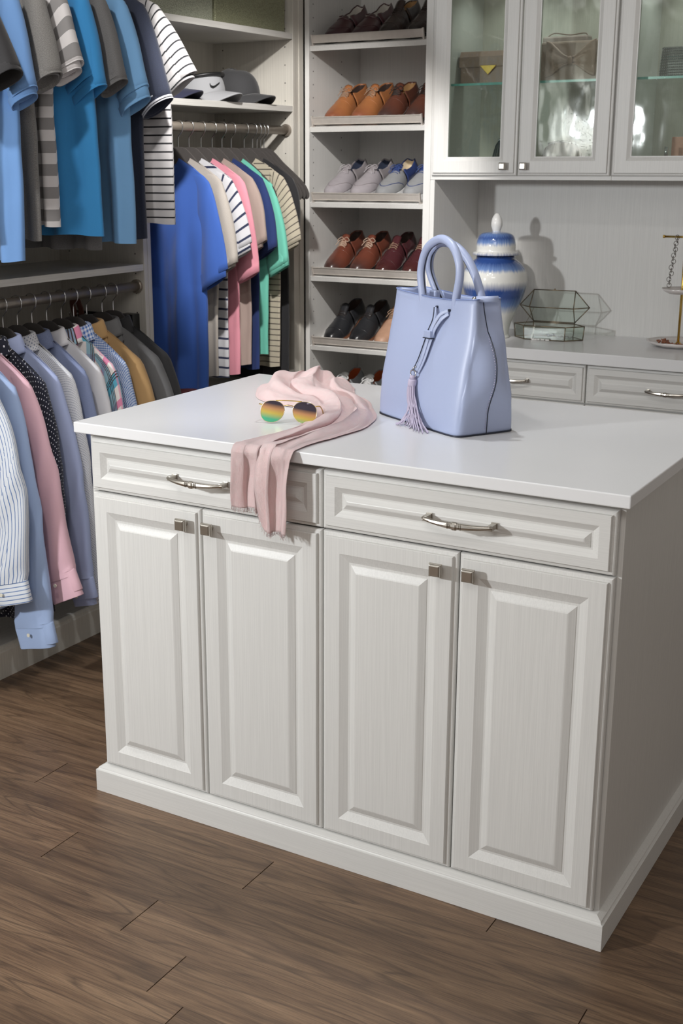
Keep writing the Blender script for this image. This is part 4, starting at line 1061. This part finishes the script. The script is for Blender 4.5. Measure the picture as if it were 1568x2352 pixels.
# ------------------------------------------------------------------ pink scarf: a wide strip of gauze, gathered, over the island edge
def scarf_mat():
    t = NT('pink_gauze'); uv = t.n('ShaderNodeTexCoord').outputs['UV']
    wv = t.noise(uv, 700, 2, .7); t.base(t.mix(t.ramp(t.noise(uv, 40, 3), [(.3, (0, 0, 0, 1)), (.7, (1, 1, 1, 1))]), lin('f0c6c6'), lin('f3cfcd')))
    t.set(Roughness=.9); t.b.inputs['Sheen Weight'].default_value = .3
    t.b.inputs['Subsurface Weight'].default_value = .25; t.b.inputs['Subsurface Radius'].default_value = (.02, .008, .008); t.b.inputs['Subsurface Scale'].default_value = .5
    t.bump(t.math('ADD', t.math('MULTIPLY', wv, .5), t.noise(uv, 45, 5)), .9, .004); return t.m
M_SCARF = scarf_mat()
def scarf():
    C = [(.185, .70), (.23, .58), (.29, .50), (.37, .46), (.425, .395), (.483, .315), (.514, .225), (.512, .135), (.503, .07), (.498, .02), (.497, -.0176)]
    P = spline([(x, y_, 0) for x, y_ in C], 14); cum = [0]
    for a, b in zip(P, P[1:]): cum.append(cum[-1]+(b-a).length)
    Lh = cum[-1]
    hang = .165; NS, NV = 230, 110
    Wd = [(0, .085), (.12, .128), (.25, .125), (.40, .095), (.55, .085), (.68, .075), (.8, .066), (.9, .068), (1, .070)]
    Hh = [(0, .050), (.08, .062), (.2, .060), (.32, .040), (.5, .034), (.65, .030), (.8, .022), (.93, .012), (1, .006)]
    rows = []; uv = []
    tot = Lh+hang
    def at_len(d):
        if d >= Lh: return P[-1], (P[-1]-P[-2]).normalized()
        for i in range(len(cum)-1):
            if cum[i+1] >= d:
                f = (d-cum[i])/(cum[i+1]-cum[i]); return P[i].lerp(P[i+1], f), (P[i+1]-P[i]).normalized()
    nz = lambda a, b, c=0: noise.noise(Vector((a, b, c)))
    for i in range(NS+1):
        d = tot*i/NS; row = []; ur = []
        p, tg = at_len(min(d, Lh)); s = min(1, d/Lh); hd = max(0, d-Lh)
        # smoothed direction
        q1, _ = at_len(max(0, min(d, Lh)-.05)); q2, _ = at_len(min(Lh, min(d, Lh)+.05)); tg = (q2-q1).normalized() if (q2-q1).length > .01 else tg
        if s > .9: tg = tg.lerp(Vector((0, -1, 0)), sstep(.9, 1, s)).normalized()
        pn = Vector((-tg.y, tg.x, 0))      # left of travel
        w_ = pl(Wd, s); h_ = pl(Hh, s)
        for j in range(NV+1):
            v = j/NV*2-1
            split = math.exp(-((v-.02)/.09)**2)*sstep(.55, .95, s)
            ph = s*5.2
            fold = (.55*math.sin(9.2*v+ph+1.2*nz(s*3, v*1.5))+.30*math.sin(17*v-1.7*ph+2*nz(s*4, v*2, 5))+.30*nz(s*10, v*2.6, 2))
            arch = (1-abs(v)**2.6)
            side_u = v*w_*(1+.05*nz(s*12, 3.3 if v > 0 else 7.7))+.010*math.sin(14*v+ph)*(1-abs(v))
            z = h_*arch*(.62+.42*fold)+h_*.06*nz(s*24, v*7, 1)
            if s < .34:            # the gathered heap
                k = 1-s/.34
                z += .022*k*max(0, nz(s*10+3, v*2.0, 9)+.3)*arch+.012*k*math.sin(s*38+v*3.5)*arch
            z -= split*h_*.8
            z = max(.0012+.0012*(1+math.sin(20*v)), z)+.0005
            z = .066*math.tanh(z/.066)
            if s < .03: z *= s/.03*.75+.25
            # rest
            b = p+pn*side_u*(1 if hd == 0 else 1)
            if hd == 0 and s > .93:
                z = lerp(z, .003+.006*max(0, math.sin(5.5*v+.6))*(1-abs(v)**4), sstep(.93, 1, s))
            if hd > 0:
                k = hd/hang; two = v > .02     # v>0 lies to the +x side
                hl = hd*lerp(.80, 1.06, sstep(-.05, .1, v))*(1+.015*math.sin(7*v))
                rip = .006*math.sin(5.5*v+.6)*(1-abs(v)**4)+.007*sstep(0, .5, k)*math.sin(6.5*v+1+1.2*k)+.0015*math.sin(19*v+3*k)
                wsc = lerp(1, .92, k) if not two else lerp(1, .80, k)
                x = p.x-(v*w_*wsc) *-1*-1 if False else p.x+pn.x*side_u*wsc+(.0015*math.sin(8*k+2*v))-(.004*k if not two else -.006*k)
                gap = .005*sstep(.2, 1, k)*(1 if v > .02 else -1)*math.exp(-(abs(v-.02)/.25)**2)
                y_ = -.0215-.006-.008*sstep(0, .12, k)-.006-rip*sstep(0, .25, k)-.006*(split > .2)*-1
                y_ = min(-.0205, y_)
                zz = .9325-hl
                # round the front edge
                if hl < .012: zz = .9345-hl*hl/.012*.6; y_ = lerp(-.0176, y_, hl/.012)
                row.append((x-gap, y_, zz)); 
            else: row.append((b.x, b.y, .9302+z))
            ur.append((v*.28, d))
        rows.append(row); uv.append(ur)
    o = MB().grid(rows, False, uv).build('scarf', M_SCARF, smooth=True, fix=False, solid=.0008)
    tag(o, 'pale pink gauze scarf heaped on the island and hanging over its front edge', 'scarf')
    m = MB(); R = random.Random(8)
    for j in range(0, NV, 1):
        a = Vector(rows[-1][j]); 
        for q in range(2):
            b = a.lerp(Vector(rows[-1][j+1]), q*.5); l_ = R.uniform(.004, .012)
            m.tube([b+Vector((0, 0, .001)), b+Vector((R.uniform(-.002, .002), R.uniform(-.002, .001), -l_*.5)), b+Vector((R.uniform(-.003, .003), R.uniform(-.002, .001), -l_))], .0003, 4)
    f = m.build('fringe', M_SCARF, o); f['kind'] = 'stuff'
scarf()

# ------------------------------------------------------------------ sunglasses
sg = thing('sunglasses', 'gold-rimmed aviator sunglasses with mirrored lenses leaning on the pink scarf', 'sunglasses', (.410, .205, .9305), .30)
t = NT('mirror_lens'); g_ = t.n('ShaderNodeSeparateXYZ'); t.l(t.n('ShaderNodeTexCoord').outputs['Object'], g_.inputs[0])
f_ = t.math('ADD', t.math('MULTIPLY', g_.outputs[2], 22), t.math('MULTIPLY', g_.outputs[0], 3))
t.base(t.ramp(f_, [(.1, lin('5cc49a')), (.4, lin('e2c862')), (.62, lin('d8a070')), (.85, lin('4c4450'))])); t.set(Metallic=.45, Roughness=.05); M_LENS = t.m  # green-yellow lens tint; dark top of the ramp is a painted reflection
tilt = Matrix.Rotation(-.22, 4, 'X'); M_PGOLD = plain('pale_gold', 'dcc9a4', .2, 1)
def lens_out(sx, k=1.0):
    P = []
    for i in range(36):
        a = 2*PI*i/36; c, s_ = math.cos(a), math.sin(a)
        rx = .0285 if c*sx > 0 else .0265; rz = .021 if s_ > 0 else .0275
        x = rx*math.copysign(abs(c)**.85, c)*k; z = rz*math.copysign(abs(s_)**.9, s_)*k
        if s_ < 0: x += sx*.004*abs(s_)
        P.append(tilt @ Vector((sx*.036+x, -.0015+.0022*(x/.03)**2+.05*(abs(sx*.036+x)-.036)**2*3, .030+z)))
    return P
for sx in (-1, 1):
    O = lens_out(sx); c0 = sum(O, Vector())/len(O)
    rows = [[c0+(p-c0)*k+Vector((0, -.0022*(1-k*k), 0)) for p in O] for k in (.02, .3, .6, .85, .985)]
    MB().grid(rows, True, cap0=True).build('lens', M_LENS, sg, smooth=True)
    MB().tube(O, .0007, 6, closed=True).build('rim', M_PGOLD, sg, smooth=True)
    hx = sx*.0665
    T_ = lambda x, y_, z: tilt @ Vector((x, y_, z))
    MB().tube(spline([T_(sx*.062, 0, .042), T_(sx*.069, .003, .043), T_(sx*.070, .012, .042), T_(sx*.066, .05, .036), T_(sx*.060, .09, .026), T_(sx*.055, .118, .010), T_(sx*.052, .130, -.004)], 5), .0011, 6, rz=.0018).build('temple', M_GOLD if sx > 0 else M_GOLD, sg, smooth=True)
    MB().tube([T_(sx*.050, .122, .004), T_(sx*.0525, .112, .014), T_(sx*.056, .098, .022)], .0026, 8).build('temple_tip', plain('clear_blue_tip', 'b9c0d8', .2), sg, smooth=True)
MB().tube(spline([tilt @ Vector(p) for p in ((-.030, -.002, .0515), (-.012, -.004, .052), (.012, -.004, .052), (.030, -.002, .0515))], 5), .0011, 6).build('brow_bar', M_GOLD, sg, smooth=True)
MB().tube(spline([tilt @ Vector(p) for p in ((-.0105, -.001, .040), (0, -.004, .0425), (.0105, -.001, .040))], 5), .0010, 6).build('bridge', M_GOLD, sg, smooth=True)

# ------------------------------------------------------------------ ginger jar
def jar_mat():
    t = NT('blue_drip_glaze'); tc = t.n('ShaderNodeTexCoord'); sp = t.n('ShaderNodeSeparateXYZ'); t.l(tc.outputs['Object'], sp.inputs[0])
    ang = t.math('ARCTAN2', sp.outputs[1], sp.outputs[0]); cb = t.n('ShaderNodeCombineXYZ')
    t.l(t.math('MULTIPLY', ang, 14), cb.inputs[0]); t.l(t.math('MULTIPLY', sp.outputs[2], 5), cb.inputs[2])
    n1 = t.noise(cb.outputs[0], 1, 5, .85)
    z = t.math('ADD', sp.outputs[2], t.math('MULTIPLY', t.math('SUBTRACT', n1, .5), .04))
    C_W, C_B, C_D = lin('d8d8d4'), lin('6a86b8'), lin('2f4a86')
    c = t.ramp(t.math('DIVIDE', z, .47), [(.0, C_W), (.20, C_W), (.27, C_B), (.33, C_D), (.385, C_D), (.455, C_W), (.525, C_W), (.55, C_B), (.60, C_D), (.645, C_D), (.68, C_W), (.725, C_W), (.755, C_B), (.79, C_D), (.828, C_B), (.845, C_W)])
    t.base(c); t.set(Roughness=.08); t.b.inputs['Coat Weight'].default_value = .6
    return t.m
ME = jar_mat()
jar = thing('ginger_jar', 'white ginger jar with blue dripping glaze standing behind the handbag', 'jar', (.02, 2.31, .8535))
bodyp = [(.0, 0), (.060, 0), (.063, .006), (.060, .015), (.066, .05), (.086, .10), (.108, .15), (.1195, .19), (.122, .215), (.117, .245), (.102, .270), (.080, .288), (.072, .293), (.072, .302), (.068, .304), (.066, .298)]
def dens(p, n=6): return [(v.x, v.y) for v in spline([(a, b, 0) for a, b in p], n)]
MB().lathe(dens(bodyp[:13])+bodyp[13:], 56).build('body', ME, jar, smooth=True)
lidp = [(.066, .306), (.084, .307), (.0865, .312), (.083, .318), (.074, .323), (.073, .345), (.068, .370), (.055, .385), (.030, .391), (.017, .392), (.014, .396)]
ld = MB().lathe(dens(lidp), 56).build('lid', ME, jar, smooth=True)
MB().lathe(dens([(.013, .393), (.0165, .400), (.021, .418), (.018, .440), (.008, .456), (.0002, .460)]), 24).build('finial', plain('white_glaze', 'd8d8d6', .1), ld, smooth=True)

# ------------------------------------------------------------------ faceted glass jewellery box
gb = thing('jewelry_box', 'open faceted glass jewellery box with dark metal frame, right of the ginger jar', 'box', (.225, 2.36, .8535), .06)
def frame_glass(verts, edges, faces, pn, parent):
    fr = MB()
    for a, b in edges: fr.tube([verts[a], verts[b]], .0019, 8)
    for v in verts: fr.ball(v, .0024, 8, 5)
    f = fr.build(pn, M_BRASS, parent, smooth=True)
    for q in faces:
        m = MB(); c = sum((Vector(verts[i]) for i in q), Vector())/len(q)
        m.v += [tuple(c+(Vector(verts[i])-c)*.985) for i in q]; m.face(range(len(q))); m.build('glass_pane', M_GLASS, f, solid=.0012, fix=False)
    return f
hexo = [(-.135, 0), (-.08, -.060), (.08, -.060), (.135, 0), (.08, .060), (-.08, .060)]
V = [(x*.97, y_*.97, .002) for x, y_ in hexo]+[(x, y_, .052) for x, y_ in hexo]
E_ = [(i, (i+1) % 6) for i in range(6)]+[(6+i, 6+(i+1) % 6) for i in range(6)]+[(i, i+6) for i in range(6)]
frame_glass(V, E_, [(i, (i+1) % 6, 6+(i+1) % 6, 6+i) for i in range(6)]+[tuple(range(6))], 'base_frame', gb)
LT = Matrix.Translation((0, .062, .056)) @ Matrix.Rotation(math.radians(94), 4, 'X') @ Matrix.Translation((0, .060, 0))
lv = [(x, y_, 0) for x, y_ in hexo]+[(-.085, 0, .04), (.085, 0, .04)]
lv = [tuple(LT @ Vector((p[0], p[1], p[2]))) for p in lv]
le = [(i, (i+1) % 6) for i in range(6)]+[(0, 6), (1, 6), (5, 6), (6, 7), (2, 7), (3, 7), (4, 7)]
lf = frame_glass(lv, le, [(0, 1, 6), (0, 5, 6), (1, 2, 7, 6), (5, 4, 7, 6), (2, 3, 7), (3, 4, 7)], 'lid_frame', gb)
MB().ball(LT @ Vector((0, .0635, 0)), .0035, 10, 6).build('knob', M_BRASS, lf, smooth=True)
MB().tube([(-.078, .058, .110), (-.078, .0, .078), (-.078, -.055, .054)], .0009, 6).build('chain', M_BRASS, gb)
M_PEARL = plain('pearl_beads', 'e8e6e2', .15)
m = MB(); R = random.Random(5)
for k_ in range(30):
    f = k_/29; p = spline([(-.045, -.035, .050), (-.046, -.045, .030), (-.047, -.058, .004), (-.02, -.064, .0035), (.02, -.066, .0035)], 10)[int(f*40)]
    m.ball(p, .0034, 8, 6)
o = m.build('pearl_bracelet', M_PEARL, smooth=True, loc=(.225, 2.36, .8535), rot=(0, 0, .06)); tag(o, 'pearl bead bracelet draped over the front of the glass jewellery box', 'bracelet')
m = MB()
for k_ in range(9): a = k_*.7; m.ball((.012*math.cos(a)*(k_ > 0), .012*math.sin(a)*(k_ > 0), .008+.002*(k_ % 3)), .006, 8, 6, (1, 1, .6))
tag(m.build('brooch', plain('dark_stone', '2c3034', .15), smooth=True, loc=(.235, 2.36, .857)), 'dark stone flower brooch inside the glass jewellery box', 'brooch')
m = MB()
for k_ in range(26): a = k_*.5; m.ball((.026*math.cos(a)+.004*math.sin(3*a), .018*math.sin(a), .004+.003*(k_ % 2)), .0028, 8, 6)
tag(m.build('silver_necklace', M_SILVER, smooth=True, loc=(.285, 2.365, .857)), 'coiled silver necklace inside the glass jewellery box beside the brooch', 'necklace')

# ------------------------------------------------------------------ jewellery stand at the right edge
M_MARB = plain('white_marble', 'd9d3d0', .2, ns=14, var=.08)
js = thing('jewelry_stand', 'two-tier white dish and gold T-bar jewellery stand at the right picture edge', 'stand', (.700, 2.40, .8535))
def dish(r, h, z, nm):
    def rr(k, a): return k*(1+.02*math.cos(10*a))
    prof = [(0, .004), (r*.55, .0), (r*.62, .0), (r*.85, h*.45), (r, h), (r*.97, h+.001), (r*.82, h*.55), (r*.6, .006), (0, .006)]
    rows = [[(rr(p, a)*math.cos(a), rr(p, a)*math.sin(a), z+q) for a in [2*PI*k/60 for k in range(60)]] for p, q in [(max(p, 1e-4), q) for p, q in prof]]
    return MB().grid(rows, True).build(nm, M_MARB, js, smooth=True)
dish(.112, .020, 0, 'lower_dish'); dish(.072, .018, .188, 'upper_dish')
MB().tube([(0, 0, .005), (0, 0, .386)], .0045, 14).build('pole', M_GOLD, js, smooth=True)
MB().lathe([(.0002, .017), (.007, .016), (.010, .010), (.011, .006)], 16).build('pole_foot', M_GOLD, js, smooth=True)
tb = MB().tube([(-.075, 0, .386), (.075, 0, .386)], .0038, 12).build('top_bar', M_GOLD, js, smooth=True)
for sx in (-1, 1): MB().lathe([(0.0002, -.006), (.0055, -.006), (.0055, .0), (.0002, .0)], 12).build('end_cap', M_GOLD, tb, rot=(0, PI/2, 0), loc=(sx*.078+.003, 0, .386))
for dx, lab in ((-.030, 'dark metal chain necklace hanging from the gold T-bar'),):
    m = MB(); z = .384; k_ = 0
    while z > .206:
        xx = dx-.020*(.384-z)/.18+.0025*math.sin(k_*1.7); a = (k_ % 2)*PI/2+.5
        m.tube([(xx+.0075*math.cos(b)*math.cos(a), .0075*math.cos(b)*math.sin(a)-.004, z+.0085*math.sin(b)) for b in [2*PI*q/12 for q in range(12)]], .0011, 5, closed=True)
        z -= .0105; k_ += 1
    tag(m.build('chain_necklace', plain('dark_silver', '77706a', .3, 1), smooth=True, loc=(.700, 2.40, .8535)), lab, 'necklace')
m = MB(); R = random.Random(12)
for k_ in range(46):
    a = R.uniform(2.6, 5.2); r_ = R.uniform(.035, .075); m.ball((r_*math.cos(a), r_*math.sin(a), .011+R.random()*.004+(r_-.03)*.1), R.uniform(.0025, .0045), 7, 5)
tag(m.build('bead_bracelet', plain('copper_beads', '8f5a42', .3, .4), smooth=True, loc=(.700, 2.40, .8535)), 'copper-brown beads heaped in the lower dish of the jewellery stand', 'beads', kind='stuff')

# ------------------------------------------------------------------ bags and perfume in the glass cabinets
M_TAUPE = bagmat('taupe_pink_leather', 'a98f83', .5); M_TAUPD = bagmat('taupe_fold', '7e685e', .6)
GZ = 1.7695
cl = thing('clutch_bag', 'dusty pink clutch with gold triangular clasp behind the first glass door', 'clutch', (-.045, 2.36, GZ))
MB().box(-.112, .10, -.028, .028, .0, .078).build('body', M_TAUPE, cl, bevel=.006)
fl_ = MB().grid([[(x, y_, z) for x in (-.1135, .1015)] for y_, z in ((.028, .085), (.0, .118), (-.022, .116), (-.0325, .098), (-.034, .066), (-.032, .062))], False).build('flap', M_TAUPE, cl, solid=.003, bevel=.001)
MB().box(-.112, .10, -.022, .03, .076, .112).build('gusset', M_TAUPE, cl, bevel=.008)
MB().prism([(-.030, .067), (.036, .067), (.003, .034)], -.040, -.034, 'y').build('clasp', M_GOLD, cl, bevel=.001)
bw = thing('bow_clutch', 'dusty pink clutch with a large bow behind the second glass door', 'clutch', (.262, 2.37, GZ))
MB().box(-.115, .11, -.022, .022, 0, .138).build('body', bagmat('pale_pink_leather', 'b39c92', .5), bw, bevel=.008)
for sx in (-1, 1):
    rows = []
    for i in range(11):
        k = i/10; x = sx*(.006+.085*k); hh = .012+.048*sstep(0, 1, k)
        rows.append([(x, -.026-.018*math.sin(PI*min(1, k*1.1))*math.cos(b)*.8-.006*math.cos(5*b)*(1-k*.6)*(math.sin(b) != 0) if True else 0, .072+hh*math.sin(b)+.008*k) for b in [-PI/2+PI*q/16 for q in range(17)]])
    MB().grid(rows, False).build('bow_loop', M_TAUPE, bw, smooth=True, solid=.004)
MB().ball((0, -.034, .072), .013, 14, 8, (.8, .7, 1.2)).build('bow_knot', M_TAUPE, bw, smooth=True)
bk = thing('beige_box_bag', 'plain mauve-pink bag standing behind the bow clutch', 'bag', (.215, 2.47, GZ))
MB().box(-.10, .07, -.025, .03, 0, .165).build('body', bagmat('mauve_leather', 'b09f9a', .5), bk, bevel=.006)
MB().tube(spline([(-.09, -.01, .16), (-.06, -.012, .176), (.0, -.012, .168), (.055, -.012, .172), (.065, -.01, .16)], 5), .002, 6).build('strap', M_TAUPD, bk, smooth=True)
sp = thing('sparkly_clutch', 'silver rhinestone clutch on the glass shelf at the right edge', 'clutch', (.68, 2.33, GZ))
rows = [[(x*s_, -.02+.004*k_, z) for x in (-.09, .09)] for k_, (z, s_) in enumerate(((0, 1.02), (.10, .93)))]
MB().grid([[(-.092*s_, -.02*t_, z), (.092*s_, -.02*t_, z), (.092*s_, .02*t_, z), (-.092*s_, .02*t_, z)] for z, s_, t_ in ((0, 1, 1), (.05, .97, 1.1), (.10, .93, .7))], True, cap0=True, cap1=True).build('body', plain('grey_satin', '8c8c88', .4), sp, bevel=.003)
m = MB(); stn = MB()
for i in range(11):
    z = .008+i*.0086
    for j in range(26):
        s_ = lerp(1, .93, z/.1); x = (-.088+.176*j/25)*s_; (stn).ball((x, -.0235, z), .0031, 6, 4)
o = stn.build('rhinestones', plain('crystal', 'd4d6d8', .05, .9), sp); o['kind'] = 'stuff'
def pouch(name, lab, x, w_, h_, col, rz=0, pleats=7):
    t = thing(name, lab, 'clutch', (x, 2.38, 1.453), rz); rows = []
    for i in range(15):
        k = i/14; z = h_*k; rows.append([(w_*(1-.30*k**1.6)*math.cos(b)*(1-.0*k), .034*(1-.7*k)*math.sin(b)+.004*math.sin(pleats*2*b), z*(1-.22*abs(math.cos(b))**3)) for b in [2*PI*q/60 for q in range(60)]])
    MB().grid(rows, True, cap0=True, cap1=True).build('body', bagmat(name+'_silk', col, .35), t, smooth=True)
    MB().tube(spline([(-w_*.55, -.004, h_*.93), (0, -.012, h_*1.0), (w_*.55, -.004, h_*.93)], 6), .004, 8).build('frame', M_SILVER, t, smooth=True); return t
pouch('pleated_clutch', 'bronze pleated clutch lying low behind the second glass door', .235, .095, .115, '6f5f4c')
pouch('evening_bag', 'small dark olive evening bag at the lower right of the first glass door', .02, .062, .13, '45443a', .5)
pf = thing('perfume_bottle', 'small round pink glass perfume bottle with silver neck behind the third glass door', 'bottle', (.635, 2.30, 1.453))
MB().lathe(dens([(.0002, 0), (.022, .002), (.032, .02), (.028, .042), (.010, .055), (.008, .06)]), 28).build('body', plain('pink_glass', 'b98f86', .05), pf, smooth=True)
MB().tube([(0, 0, .058), (0, 0, .092)], .0065, 14).build('neck', M_SILVER, pf, smooth=True)
tag(MB().box(-.05, .06, -.02, .02, 0, .125).build('gift_box', plain('peach_card', 'd09a86', .6), bevel=.002, loc=(.68, 2.40, 1.4535)), 'peach-pink carton standing behind the perfume bottle', 'box')
